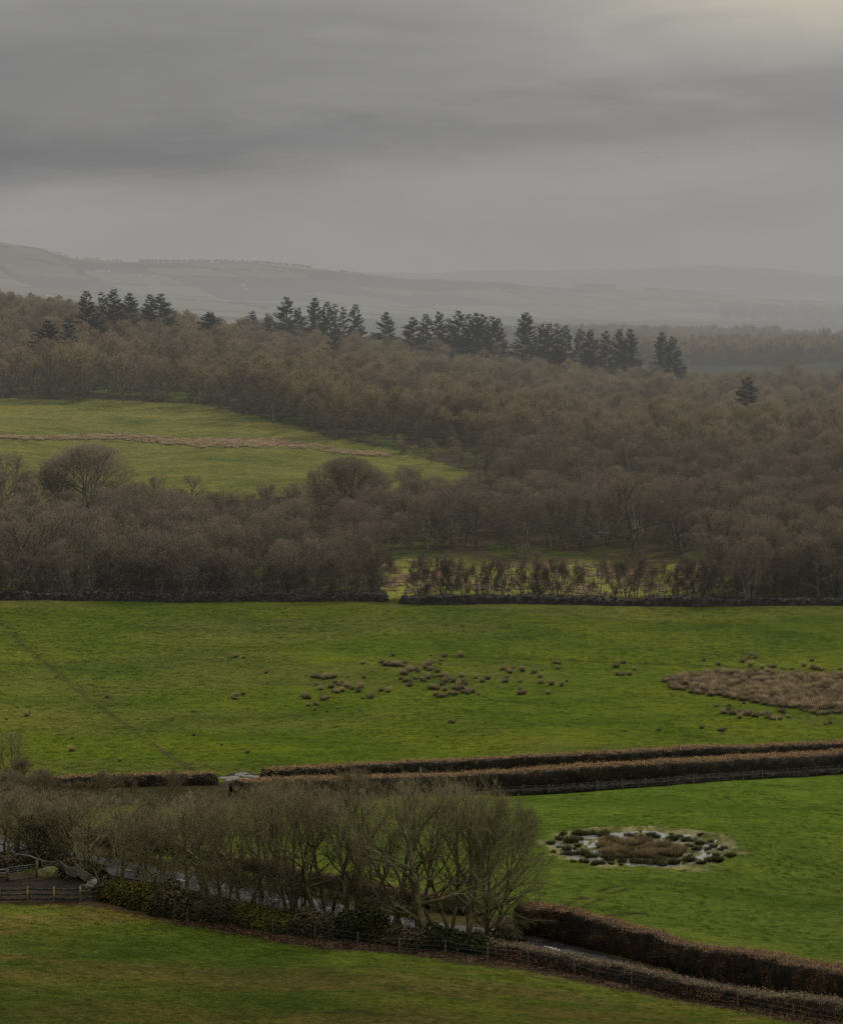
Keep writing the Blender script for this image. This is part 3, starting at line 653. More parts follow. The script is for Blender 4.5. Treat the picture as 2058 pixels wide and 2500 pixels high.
for k in order:
    x, y = pts[k]; z = pz[k]; px = ppx[k]; rs_ = random.random()
    tall = 11+3.5*float(vnoise(x/30, y/30, 5))+random.uniform(-2.2, 2.2)
    if px < 930 and y < 640:
        tall = 11.5+random.uniform(-2.5, 2) if y < 500 else 10+random.uniform(-2, 1.5)
        if y > 520 and 420 < px < 760: tall -= 2.5
    if px > 930 and y < 640: tall = 11+random.uniform(-3, 2.5)
    if y > 760: tall -= 2.0
    if px < 1210 and y < 660:
        top = np.interp(px, [0, 80, 330, 420, 560, 700, 800, 900, 960, 1000, 1200], [1100, 1125, 1168, 1152, 1130, 1138, 1108, 1118, 1128, 1142, 1152])
        tall = max(3.5, min(tall, (ppy[k]-top)*y/F*random.uniform(.8, 1.05)))
    inview = -30 < px < 2090
    if named < 215 and inview and y < 1000:
        lab, gp = zone(px, y, ppy[k]); pr = random.choice(mid_p) if y < 620 else random.choice(far_p)
        place_tree(pr, 'bare_tree', lab, 'tree', (float(x), float(y), float(z)-.2), tall, group=gp, wid=random.uniform(.9, 1.45)); named += 1
    else:
        pi = random.randrange(4)+(0 if y > 620 else 4)
        pr = far_p[pi] if pi < 4 else mid_p[pi-4]
        stuffp.append((x, y, z-.2, random.uniform(0, 6.28), tall/pr.h*random.uniform(.95, 1.3), pi))
make_stuff('woodland', 'dense bare brown woodland covering the ridge behind the fields', 'woodland', stuffp, [p.joined('woodland_tree') for p in far_p+mid_p[:4]], 'woodland_kinds')
print('WOOD', len(pts), 'named', named, 'stuff', len(stuffp))

# individually placed wood trees: (x, base row, top row, label)
solo = [(215, 1262, 1066, 'broad dark domed tree breaking the skyline of the left belt', 1.15), (30, 1250, 1092, 'rounded bare tree at the left edge below the back field', 1.0), (125, 1265, 1110, 'smaller bare tree beside the broad domed tree', .9),
        (850, 1290, 1097, 'tall fan-shaped bare tree left of the back field corner', 1.0), (1000, 1275, 1140, 'bare tree just left of the back field tip', 1.0), (85, 1452, 1245, 'big spreading tree with forked mossy trunk at lower left of the wood', 1.35),
        (1112, 1338, 1180, 'dark thick-trunked tree at left of the clearing', 1.2), (1162, 1342, 1190, 'pale-limbed tree left of the white-trunked tree', .9), (1274, 1362, 1195, 'rounded tree with short white trunk base at the clearing', 1.3),
        (1380, 1342, 1180, 'slender tree standing in the shade behind the clearing', .9), (1412, 1345, 1185, 'curved tree between slender ones behind the clearing', .9), (1475, 1356, 1190, 'leaning tree with forked trunk behind the clearing', 1.1),
        (1548, 1357, 1140, 'tall pale-limbed tree right of the clearing', 1.3), (1650, 1362, 1150, 'low-branched wide tree at the right end of the clearing', 1.3), (1235, 1342, 1200, 'slight tree behind the white-trunked tree', .8),
        (1765, 1420, 1215, 'multi-stemmed tree beyond the wall right of the clearing', 1.1), (1880, 1440, 1245, 'bare tree over the wall toward the right', 1.1), (1990, 1440, 1240, 'bare pale-twigged tree over the wall at far right', 1.1)]
for k, (x, by, ty, lab, wd) in enumerate(solo):
    g = at(x, by); h = (by-ty)*g[1]/F
    pr = big_p if x in (215, 850) else mid_p[k % 5]
    o = place_tree(pr, 'bare_tree', lab, 'tree', (g[0], g[1], g[2]-.2), h, group='bare trees', wid=wd)
g = at(1274, 1362)
# stuff further out: hazy treelines in the valley
hz = []
def hzrow(x0, x1, Yf, dep, num, h0, h1):
    for _ in range(num):
        px = random.uniform(x0, x1); Y = Yf(px)+random.uniform(0, dep); X = (px-CX)/F*Y
        k = random.randrange(2); hz.append((X, Y, H1(X, Y)-1, random.uniform(0, 6.28), random.uniform(h0, h1)/hz_p[k].h, k))
hzrow(1050, 2300, lambda p: 1480, 260, 1100, 11, 17)
hzrow(900, 1900, lambda p: 2150, 200, 650, 12, 19)
hzrow(1700, 2300, lambda p: 2150, 300, 160, 9, 15)
hzrow(1840, 2200, lambda p: 1960, 60, 26, 12, 18)
hzrow(1760, 2300, lambda p: 4000, 900, 420, 14, 20)
make_stuff('distant_woods', 'hazy grey woods in the valley beyond the ridge', 'woodland', hz, [p.joined('distant_tree') for p in hz_p], 'distant_kinds')
rg = []
for (x0, x1, Y0, num, hh) in ((1408, 1502, 5950, 170, 15), (1565, 1720, 5950, 220, 11), (1720, 1800, 5950, 90, 9), (340, 560, 5900, 190, 10), (560, 760, 5900, 190, 9), (100, 300, 5950, 60, 8), (820, 960, 5900, 90, 8)):
    for _ in range(num):
        px = random.uniform(x0, x1); Y = Y0+random.uniform(-70, 130); X = (px-CX)/F*Y; k = random.randrange(2)
        rg.append((X, Y, H1(X, Y)-2, random.uniform(0, 6.28), hh*random.uniform(.8, 1.1)/hz_p[k].h, k))
make_stuff('ridge_plantations', 'faint plantation blocks along the crest of the hazy hills', 'woodland', rg, [p.joined('ridge_tree') for p in hz_p], 'ridge_kinds')

# ---------------------------------------------------------------- shrubs on the wall line
wl = []
x = -20
while x < 2070:
    if not 945 < x < 978: wl.append(x)
    x += random.uniform(20, 42) if x > 985 else random.uniform(34, 56)
bgr = [x for x in wl if x > 985]
for k, x in enumerate(wl):
    g = at(x, 1458 if x < 950 else 1463); right = x > 985
    h = random.uniform(6.5, 9.8) if right else random.uniform(6, 10)
    if right and random.random() < .25: h *= .7
    if 1010 < x < 1035: h = 7.5
    if 1180 < x < 1260: h = 8.5
    lab = (f'bare many-stemmed shrub, {ordn(k-(len(wl)-len(bgr)))} from the gap along the right half of the dark wall' if right
           else f'bare many-stemmed shrub, {ordn(k)} from the left along the left half of the dark wall')
    place_tree(random.choice(wall_p), 'bare_shrub', lab, 'shrub', (g[0], g[1]+random.uniform(0, 1.5), g[2]-.1), h, group='bare shrubs growing along the dark wall', wid=random.uniform(.65, 1.0) if right else random.uniform(.9, 1.3))

# ---------------------------------------------------------------- hedges, banks and walls
def leaves(m, Q, Nn, size, upv, rs):
    k = len(Q); a = unit_rows(np.cross(Nn+rs.normal(0, .7, Nn.shape), rs.normal(0, 1, Nn.shape))); b = unit_rows(np.cross(a, Nn+rs.normal(0, .5, Nn.shape)))
    s = (size*rs.uniform(.6, 1.3, k))[:, None]
    V = np.stack([Q-a*s*.5, Q-b*s*.4, Q+a*s*.5, Q+b*s*.4], 1).reshape(-1, 3); f = np.arange(k)*4
    m.add(V, np.stack([f, f+1, f+2, f+3], -1), 0, np.repeat(upv, 4))
def hedge(name, label, cat, pix, w, h, mleaf, dens=45, size=.16, seed=1, rough=.18, gap=0, off=0, mb=None, parts=('branches', 'leaves'), wob=.12, path=None):
    rs = np.random.default_rng(seed)
    p = ground_path(pix, .5, 7) if path is None else path
    nr_ = side(p); p = p.copy(); p[:, :2] += nr_*off; base = p[0].copy(); base[2] = H1(base[0], base[1])
    prof = np.array([(-.5, 0), (-.56, .3), (-.55, .65), (-.52, .92), (-.43, .99), (0, 1.01), (.43, .99), (.52, .92), (.55, .65), (.56, .3), (.5, 0)])
    K_ = len(prof); L_ = len(p); s_ = np.arange(L_)*.5
    hh = h*(1+wob*(fbm(s_/6, s_*0+seed, 7, 3)-.5)*2+.12*(fbm(s_/1.3, s_*0+seed, 27, 3)-.5)); ww = w*(1+wob*(fbm(s_/4, s_*0+seed*3, 8, 3)-.5)*2+.18*(fbm(s_/1.5, s_*0+seed, 37, 3)-.5))
    ends = np.minimum(1, np.minimum(np.arange(L_)+1, L_-np.arange(L_))/3.0)**.5
    gp = np.ones(L_)
    if gap: gp = .35+.65*sst(gap, gap+.12, fbm(s_/3.5, s_*0+2, seed+3, 2))
    lat = prof[:, 0][None]*ww[:, None]*ends[:, None]; zz = prof[:, 1][None]*(hh*ends*gp)[:, None]
    X = p[:, 0, None]+nr_[:, 0, None]*lat; Y = p[:, 1, None]+nr_[:, 1, None]*lat
    G = height(X, Y); Zb = G-.15+zz
    X = X+rs.normal(0, rough*.5, X.shape); Y = Y+rs.normal(0, rough*.5, Y.shape); Zb = Zb+rs.normal(0, rough*.35, Zb.shape)
    V = np.stack([X, Y, Zb], -1)-base; m = MB(); i = np.arange(L_-1)[:, None]*K_+np.arange(K_-1)[None]
    Qd = np.stack([i, i+K_, i+K_+1, i+1], -1).reshape(-1, 4); m.add(V, Qd)
    m.add(V[0], [list(range(K_))]) if False else None
    o = thing(name, label, cat, tuple(base))
    link(parts[0], m.mesh(parts[0], mb or M_hedge_dark), o)
    Vf = V.reshape(-1, 3); A_, B_, C_, D_ = (Vf[Qd[:, k]] for k in range(4))
    nm = np.cross(B_-A_, D_-A_); ar = np.linalg.norm(nm, axis=1); nm = unit_rows(nm); flip = 1
    cnt = rs.poisson(np.clip(ar*dens, 0, 120)); idx = np.repeat(np.arange(len(Qd)), cnt); k = len(idx)
    u = rs.random((k, 1)); v = rs.random((k, 1))
    Q = A_[idx]*(1-u)*(1-v)+B_[idx]*u*(1-v)+C_[idx]*u*v+D_[idx]*(1-u)*v
    cen = (p-base)[idx//(K_-1)]; outw = Q-np.concatenate([cen[:, :2], cen[:, 2:3]+h*.5], 1); sg = np.sign((nm[idx]*outw).sum(1))[:, None]; nn = nm[idx]*sg
    Q = Q+nn*np.abs(rs.normal(0, rough*.55, (k, 1)))
    shoot = (nn[:, 2] > .6) & (rs.random(k) < .10); Q[shoot, 2] += rs.random(int(shoot.sum()))*.32
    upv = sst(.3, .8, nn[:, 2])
    lm = MB(); leaves(lm, Q, nn, size, upv, rs); link(parts[1], lm.mesh(parts[1], mleaf, attr=True), o)
    return o
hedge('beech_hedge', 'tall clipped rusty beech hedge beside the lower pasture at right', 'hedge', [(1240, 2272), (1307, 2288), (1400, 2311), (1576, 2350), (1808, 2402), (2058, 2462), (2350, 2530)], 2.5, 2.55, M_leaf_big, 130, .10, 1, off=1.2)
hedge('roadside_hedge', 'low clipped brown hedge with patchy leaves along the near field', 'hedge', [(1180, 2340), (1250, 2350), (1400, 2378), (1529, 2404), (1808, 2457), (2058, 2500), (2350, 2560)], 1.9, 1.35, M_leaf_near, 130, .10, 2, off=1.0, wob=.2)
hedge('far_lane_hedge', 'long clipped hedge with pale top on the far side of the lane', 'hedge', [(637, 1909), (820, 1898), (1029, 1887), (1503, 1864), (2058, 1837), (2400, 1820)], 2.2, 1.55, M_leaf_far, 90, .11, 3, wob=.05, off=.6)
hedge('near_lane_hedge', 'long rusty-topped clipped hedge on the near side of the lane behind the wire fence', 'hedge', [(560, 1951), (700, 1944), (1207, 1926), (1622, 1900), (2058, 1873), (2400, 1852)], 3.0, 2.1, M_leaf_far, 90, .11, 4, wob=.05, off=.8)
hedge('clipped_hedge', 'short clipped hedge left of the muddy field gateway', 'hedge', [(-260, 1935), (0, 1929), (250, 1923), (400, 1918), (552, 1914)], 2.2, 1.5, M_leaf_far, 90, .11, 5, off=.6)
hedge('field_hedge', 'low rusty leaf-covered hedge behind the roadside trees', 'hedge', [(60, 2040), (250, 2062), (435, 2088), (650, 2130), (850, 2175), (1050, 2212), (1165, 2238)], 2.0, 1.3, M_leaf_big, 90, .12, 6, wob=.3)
hedge('hedge_bank', 'dark grassy bank at the foot of the near lane hedge', 'bank', [(1190, 1943), (1400, 1932), (1622, 1914), (2058, 1886), (2400, 1866)], 2.0, .7, M_wallveg, 30, .22, 12, parts=('soil', 'grass'))
wo = []
for (pix, lab, sd) in (([(-60, 1464), (300, 1464), (600, 1466), (962, 1468)], 'dark overgrown stone wall along the left half of the field top', 7), ([(967, 1472), (1400, 1474), (1700, 1478), (2130, 1480)], 'dark overgrown stone wall along the right half of the field top', 8)):
    o = hedge('stone_wall', lab, 'wall', pix, 1.5, 1.35, M_wallveg, 14, .26, sd, rough=.35, wob=.35, parts=('stones', 'growth'), mb=M_wall)
# gorse and dark bushes under the roadside trees
def bush(x, y, w, h, ml, name, label, cat, seed, grp=None):
    g = at(x, y); rs = np.random.default_rng(seed); k = int(900*w); th = rs.random(k)*6.28; u = rs.random(k)
    d = np.stack([np.cos(th)*np.sqrt(1-u*u), np.sin(th)*np.sqrt(1-u*u), u], -1)
    rad = .75+.45*fbm(th*1.3+seed, u*3, seed, 3)+rs.normal(0, .07, k)
    Q = d*rad[:, None]*np.array([w/2, w/2.4, h]); m = MB(); leaves(m, Q, d, .2, sst(.3, 1, u), rs)
    o = thing(name, label, cat, g, 0, 1, grp); link('leaves', m.mesh('leaves', ml, attr=True), o)
    s = MB()
    for _ in range(28):
        a = rs.random()*6.28; uu = rs.uniform(.3, .95); e = np.array([math.cos(a)*w*.45*math.sqrt(1-uu*uu), math.sin(a)*w*.4*math.sqrt(1-uu*uu), h*uu])
        s.tube([(0, 0, -.2), e*.5+rs.normal(0, .1, 3), e*1.05], [.05, .03, .01], 3)
    # dense inner twiggery so that no light comes through
    th = np.linspace(0, 6.28, 13)[:-1]; ring = [np.stack([np.cos(th)*w*.36*c, np.sin(th)*w*.3*c, 0*th+h*z_], -1) for c, z_ in ((1, -.1), (1.05, .3), (.8, .6), (.3, .78))]
    Vr = np.concatenate(ring)*(1+rs.normal(0, .06, (48, 1))); s.add(Vr, [[r_*12+c, r_*12+(c+1) % 12, (r_+1)*12+(c+1) % 12, (r_+1)*12+c] for r_ in range(3) for c in range(12)]); s.add(Vr[36:], [[0, 1, 2, 3], [0, 3, 4, 5], [0, 5, 6, 7], [0, 7, 8, 9], [0, 9, 10, 11]])
    link('stems', s.mesh('stems', M_hedge_dark), o)
gs = [(285, 2200, 2.8, 1.3), (315, 2208, 2.6, 1.5), (345, 2215, 3.0, 1.6), (380, 2222, 2.8, 1.2), (590, 2258, 2.6, 1.3), (625, 2262, 3.0, 1.6), (662, 2270, 2.8, 1.3), (700, 2278, 2.4, 1.1)]
for k, (x, y, w, h) in enumerate(gs):
    bush(x, y-4, w*1.15, h, M_gorse, 'gorse_bush', ('yellow-green bush, ' + ordn(k % 4) + ' from the left in the ' + ('cluster beside the rail fence' if k < 4 else 'cluster under the middle roadside trees')), 'bush', 300+k, 'yellow-green bushes under the roadside trees')
bs = [(415, 2238, 3.4, 2.0), (450, 2244, 3.2, 1.5), (490, 2250, 3, 1.3), (535, 2256, 3, 1.4), (745, 2286, 3, 1.5), (800, 2294, 3.2, 1.4), (850, 2300, 3, 1.7), (900, 2304, 3.6, 2.2), (950, 2312, 3, 1.3), (1005, 2322, 3.2, 1.3), (1060, 2326, 3, 1.5), (1110, 2330, 3.2, 1.7), (1160, 2336, 3, 1.6), (1205, 2340, 3, 1.3), (1240, 2302, 2.6, 1.0), (262, 2192, 2.2, 1.5), (220, 2150, 3, 1.4), (180, 2146, 2.6, 1.6), (140, 2120, 3, 1.2), (20, 2125, 3.4, 1.3)]
for k, (x, y, w, h) in enumerate(bs):
    bush(x, y-6, w, h*(1.3 if 400 < x < 1100 else 1), M_ivy if k in (6, 7, 10, 11, 12) else M_leaf_bush, 'bramble_bush', 'dark low bush, ' + ordn(k) + ' from the left in the undergrowth under the roadside trees' if k < 15 else ['dark bush at the right end of the rail fence', 'dark bush behind the rail fence beside the bent hurdles', 'ivy-dark bush between the gate and the bent hurdles', 'dark scrub on the bank above the metal gate', 'dark scrub at the left edge above the gate'][k-15], 'bush', 330+k, 'dark undergrowth along the road')

# ---------------------------------------------------------------- roadside trees
rt = [(10, 2098, 1925, 1), (50, 2104, 1945, 0), (85, 2108, 1960, 4), (120, 2114, 1965, 1), (152, 2112, 1958, 3), (190, 2126, 1955, 0), (232, 2136, 1962, 1), (268, 2190, 1990, 4), (300, 2150, 1965, 0), (362, 2195, 1975, 3),
      (402, 2165, 1970, 1), (452, 2215, 1960, 0), (500, 2175, 1955, 2), (545, 2235, 1955, 4), (602, 2218, 1975, 1), (642, 2190, 1930, 0), (706, 2240, 1895, 3), (733, 2225, 1915, 4), (775, 2250, 1925, 2), (807, 2245, 1910, 1),
      (845, 2262, 1930, 0), (882, 2268, 1893, 0), (914, 2262, 1935, 4), (955, 2280, 1928, 2), (1000, 2290, 1940, 1), (1029, 2300, 1912, 2), (1055, 2318, 1903, 2), (1088, 2300, 1935, 1), (1126, 2310, 1895, 4), (1152, 2300, 1925, 0)]
rt = sorted(rt+[(330, 2140, 1950, 2), (575, 2170, 1950, 4), (215, 2110, 1950, 2), (100, 2080, 1935, 2), (28, 2075, 1930, 4), (170, 2080, 1940, 4), (255, 2100, 1945, 1), (665, 2180, 1930, 4), (520, 2215, 1990, 2)])
for k, (x, by, ty, kd) in enumerate(rt):
    g = at(x, by); h = (by-ty)*g[1]/F*(1.16 if x < 700 else 1.09); pr = near_p[kd]
    note = ['mossy', 'slender', 'crooked', 'twin-stemmed', 'twiggy'][k % 5]
    place_tree(pr, 'roadside_tree', f'{note} bare tree, {ordn(k)} from the left in the row beside the road', 'tree', (g[0], g[1], g[2]-.1), h, group='bare trees in the roadside row', wid=(1.15 if k > 15 else 1.0)*9.5/h if h < 9.5 else 1.05)
g = at(1192, 2302); place_tree(end_p, 'roadside_tree', 'broad fan-shaped bare tree ending the roadside row, leaning over the pasture', 'tree', g, (2302-1905)*g[1]/F, rz=0, group='bare trees in the roadside row')
g = at(30, 1938); place_tree(near_p[3], 'roadside_tree', 'open spreading bare tree rising above the scrub at the left edge', 'tree', g, 175*g[1]/F, rz=1, wid=1.15)
# thorn scrub between the road and the clipped hedge
sc_ = []
for (x0, x1, y0, y1, num) in ((-20, 420, 1945, 2075, 11), (420, 900, 1975, 2060, 8), (60, 520, 2080, 2150, 7), (540, 900, 2235, 2262, 6)):
    for _ in range(num): sc_.append((random.uniform(x0, x1), random.uniform(y0, y1)))
sc_.sort()
for k, (x, y) in enumerate(sc_):
    g = at(x, y); place_tree(random.choice(scrub_p), 'thorn_shrub', 'tangled grey-brown thorn shrub in the thicket between the road and the left hedge' if y < 2080 else 'tangled twiggy shrub under the roadside trees', 'shrub', g, random.uniform(3.8, 5.6), group='thorn shrubs of the thicket' if y < 2080 else 'twiggy shrubs under the trees', wid=random.uniform(1.0, 1.5))

# ---------------------------------------------------------------- rushes
def tuft(seed, nb, r, h, lean=.5, w=.035):
    rs = np.random.default_rng(seed); a = rs.random(nb)*6.28; q = np.sqrt(rs.random(nb))*r
    Q = np.stack([np.cos(a)*q, np.sin(a)*q, 0*a-.05], -1); D = unit_rows(np.stack([np.cos(a)*lean*q/r+rs.normal(0, .13, nb), np.sin(a)*lean*q/r+rs.normal(0, .13, nb), 0*a+1], -1))
    ln = h*rs.uniform(.65, 1.1, nb)*(1-.25*(q/r)); S = unit_rows(np.cross(D, rs.normal(0, 1, (nb, 3))))*w
    mid = Q+D*(ln*.6)[:, None]; tip = Q+unit_rows(D+np.stack([np.cos(a), np.sin(a), 0*a], -1)*.12)*ln[:, None]
    V = np.stack([Q-S, Q+S, mid+S*.8, tip, mid-S*.8], 1).reshape(-1, 3); m = MB(); m.blades(V)
    return m
rush_m = [tuft(400+k, 90, .24, (.8, 1.1, .9, 1.25)[k], (.45, .7, .9, .5)[k], .016).mesh('rush_tussock', M_rush) for k in range(4)]
green_m = [tuft(410+k, 160, .42, .85, .6, .02).mesh('green_rush', M_rush_green) for k in range(3)]
reed_m = [tuft(420+k, 420, .75, 1.15, .5, .02).mesh('reed_clump', M_reed) for k in range(3)]
straw_m = [tuft(430+k, 160, .8, .55, .7, .05).mesh('dead_rush', M_straw) for k in range(3)]
def rush(px, py, sc, label, group, meshes=rush_m, name='rush_tussock', wid=1.0):
    px += random.uniform(-2, 2); py += random.uniform(-2, 2); sc *= random.uniform(.65, 1.25); g = at(px, py); o = link(name, random.choice(meshes), None, g, random.uniform(0, 6.28), (sc*wid, sc*wid, sc)); return tag(o, label, 'tussock', group)
def Z(l, ox, oy, s): return [(ox+a/s, oy+b/s, (c if len(r) else 1)) for a, b, *r in l for c in [r[0] if r else 1]]
S3 = 2.346
solos = Z([(40, 108, .9), (85, 110, .7), (207, 200, .9), (78, 320, 1.1), (765, 140, .8), (933, 100, 1), (1154, 97, .7), (818, 190, .5), (902, 173, .5), (1232, 107, 1.2), (1327, 102, 1.2), (1410, 222, 1), (1477, 232, 1.3), (1448, 246, 1), (1585, 228, 1), (1585, 246, 1.1), (1668, 246, .6), (1668, 288, 1), (1280, 245, 1), (1333, 215, 1.3), (867, 297, 1.1), (907, 308, 1), (762, 340, .7), (455, 384, .8), (498, 262, .9), (525, 292, 1.4), (646, 218, .6), (677, 220, .7), (773, 225, 1.2), (620, 402, .7), (562, 415, .7), (486, 406, .5), (1278, 480, 1.0), (424, 332, 1), (1238, 298, .8), (1425, 318, .5), (1217, 268, 1)], 560, 1560, S3)
names_ = ['dark', 'straw-tipped', 'small', 'ragged', 'rounded']
for k, (x, y, s) in enumerate(sorted(solos)):
    rush(x, y, s, f'{names_[k % 5]} rush tussock standing alone, {ordn(k)} from the left in the middle of the field', 'lone rush tussocks in the field')
def cluster(l, label, group, ox=560, oy=1560, s=S3):
    for (x, y, c) in Z(l, ox, oy, s): rush(x, y, c, label, group)
cluster([(25, 345, 1.1), (40, 335, 1.1), (35, 350, .9)], 'rush tussock in the small brown clump left of the main clusters', 'left rush clump')
cluster([(470, 222), (485, 226), (500, 224), (520, 226), (535, 224), (548, 228), (565, 225), (580, 227), (595, 226), (604, 222)], 'dark rush tussock in the straight row at the left of the field centre', 'straight rush row')
cluster([(605, 252), (620, 262), (635, 268), (650, 258), (660, 275), (675, 272), (688, 280), (590, 282), (575, 285), (602, 300), (615, 312), (610, 304), (652, 298, 1.2), (648, 305), (710, 285), (738, 285), (740, 302, 1.2), (752, 280), (632, 275), (625, 308)], 'rush tussock in the loose cluster below the straight row', 'loose rush cluster')
cluster([(440, 342, 1.1), (455, 345, 1.1), (535, 330, .8), (535, 348), (548, 352, 1.1), (560, 345), (490, 382), (507, 384), (795, 338), (808, 342, 1.1), (820, 342)], 'rush tussock in one of the small pairs below the loose cluster', 'paired rushes')
cluster([(870, 142), (885, 150), (900, 155), (912, 145), (918, 158), (935, 160), (945, 150), (955, 158), (970, 162), (985, 158), (1003, 150), (1000, 158)], 'rush tussock in the curved row at the top of the centre', 'curved rush row')
cluster([(1025, 182), (1040, 186), (1065, 182), (1077, 185), (990, 205), (1005, 206), (985, 235), (998, 240), (1010, 245), (1025, 250), (1040, 262), (1030, 268), (1045, 250), (1060, 230), (1075, 230), (1090, 230), (1105, 245), (1120, 248), (1130, 225), (1142, 232)], 'rush tussock in the left part of the big central cluster', 'central rushes left')
cluster([(1135, 135), (1150, 140), (1162, 138), (1130, 155), (1145, 160), (1125, 175), (1140, 178), (1155, 182), (1168, 175), (1190, 190), (1200, 192), (1160, 210), (1172, 218), (1185, 222), (1200, 220), (1215, 215), (1228, 225), (1240, 218), (1250, 222), (1230, 245), (1242, 240), (1255, 235), (1207, 125), (1208, 145)], 'rush tussock in the upper right part of the big central cluster', 'central rushes top')
cluster([(1155, 285), (1170, 292), (1185, 295), (1195, 290), (1185, 325, 1.2), (1200, 332), (1215, 334), (1230, 335), (1242, 332), (1265, 318), (1282, 322), (1295, 320), (1280, 285), (1295, 290), (1310, 292), (1325, 288), (1335, 290), (1318, 258), (1335, 255), (1350, 257), (1362, 258), (1335, 312), (1352, 305), (1365, 312), (1380, 310), (1390, 305), (1355, 295)], 'rush tussock in the lower right part of the big central cluster', 'central rushes bottom')
cluster([(1562, 180), (1575, 182), (1590, 185), (1605, 182), (1620, 172), (1632, 170), (1600, 192), (1612, 192), (1665, 180), (1680, 184), (1658, 312), (1670, 315), (1685, 312)], 'rush tussock in the dark clump right of the centre', 'right-centre rushes')
S4 = 1.687
cluster([(545, 236), (553, 238), (565, 238), (560, 260), (455, 275), (465, 278), (486, 294), (494, 316), (532, 324), (578, 328), (601, 310), (405, 342), (402, 360), (412, 360), (422, 360), (523, 361), (350, 300), (348, 312), (270, 300), (250, 312), (797, 252), (803, 254), (830, 238), (880, 266), (808, 285), (820, 285), (828, 284), (857, 284), (975, 512, .8), (118, 480), (130, 482)], 'rush tussock scattered between the central cluster and the large rush bed', 'scattered rushes', 1029, 1480, S4)
cluster([(1160, 226), (1225, 243), (1320, 234), (1335, 220), (1345, 218), (1365, 200), (1376, 219), (1356, 246), (1402, 258), (1430, 252), (1442, 253), (1448, 256), (1525, 262), (1552, 275), (1573, 250), (1608, 226), (1605, 254), (1620, 258), (1635, 260), (1648, 262), (1630, 285), (1645, 288), (1665, 288), (1700, 290), (1718, 262), (1170, 276), (1108, 280), (1728, 290)], 'rush tussock above the large rush bed at right', 'rushes above the bed', 1029, 1480, S4)
lowc = [(1245, 445), (1252, 440), (1262, 432), (1270, 445), (1282, 438), (1290, 448), (1300, 445), (1308, 436), (1320, 446), (1330, 440), (1345, 448), (1355, 440), (1368, 452), (1380, 455), (1385, 442), (1400, 450), (1415, 445), (1430, 450), (1425, 465), (1440, 468), (1452, 466), (1475, 470), (1262, 415), (1212, 412), (1312, 464), (1328, 402), (1480, 435), (1492, 440), (1560, 428), (1580, 436), (1600, 440), (1612, 446), (1630, 452), (1645, 450), (1660, 445), (1675, 444), (1690, 440), (1705, 440), (1720, 442), (1732, 436)]
cluster(lowc, 'rush tussock in the ragged line below the large rush bed', 'rushes below the bed', 1029, 1480, S4)
cluster([(1155, 506), (1225, 514), (1235, 514), (1246, 514), (1665, 486), (1680, 486), (1182, 374, .7), (1155, 474, .5), (1512, 458, .7)], 'small rush tussock near the lane hedge at right', 'rushes near the lane hedge', 1029, 1480, S4)
for k, (x, y, s) in enumerate([(475, 1738, .8), (68, 1750, 1), (72, 1742, .7), (17, 1756, .6), (45, 1727, .6), (175, 1802, .6), (178, 1833, .9), (262, 1703, .8), (292, 1857, .6), (648, 1695, .5), (605, 1838, .6), (474, 1797, .9), (540, 1820, .5), (1185, 1765, .5)]):
    rush(x, y, s, f'small isolated dark tuft, {ordn(k)} of those dotted over the left of the field', 'dotted tufts in the left field')
BED = [(1029+a/S4, 1480+b/S4) for a, b in [(992, 300), (1000, 322), (1040, 345), (1120, 362), (1230, 375), (1330, 392), (1400, 408), (1480, 420), (1600, 425), (1760, 430), (1760, 290), (1650, 292), (1560, 282), (1400, 272), (1250, 272), (1150, 284), (1050, 288)]]
bp = []
bx = np.array(BED)
while len(bp) < 1500:
    px = random.uniform(1610, 2110); py = random.uniform(1638, 1735)
    if px > 2058 or bool(polyin(np.array([px]), np.array([py]), BED)[0]):
        if px > 2058 and not (1655 < py < 1732): continue
        g = at(px, py); bp.append((g[0], g[1], g[2], random.uniform(0, 6.28), random.uniform(.55, 1.3), random.randrange(4)))
make_stuff('rush_bed', 'large brown bed of dead rushes at the right of the field', 'rushes', bp, rush_m, 'rush_kinds')
bp = []
while len(bp) < 900:
    px = random.uniform(-40, 950); py = random.uniform(1050, 1115); c_ = np.interp(px, [-40, 300, 700, 950], [1061, 1066, 1083, 1108]); wv = np.interp(px, [-40, 200, 450, 620, 720, 950], [4, 6, 11, 13, 8, 3])
    if abs(py-c_-3*math.sin(px/60)) < wv*random.random()+1:
        g = at(px, py+4); bp.append((g[0], g[1], g[2], random.uniform(0, 6.28), random.uniform(.7, 1.6), random.randrange(3)))
make_stuff('dead_rushes', 'pale strip of dead rushes crossing the back field', 'rushes', bp, straw_m, 'straw_kinds')
# bracken and rough grass in the clearing
bp = []
while len(bp) < 320:
    px = random.uniform(930, 1760); py = random.uniform(1370, 1456)
    if float(vnoise(px/40, py/12, 4)) > .45: g = at(px, py); bp.append((g[0], g[1], g[2], random.uniform(0, 6.28), random.uniform(.5, 1.2), random.randrange(3)))
make_stuff('bracken', 'rough grass and dead bracken in the clearing behind the wall', 'bracken', bp, straw_m, 'bracken_kinds')

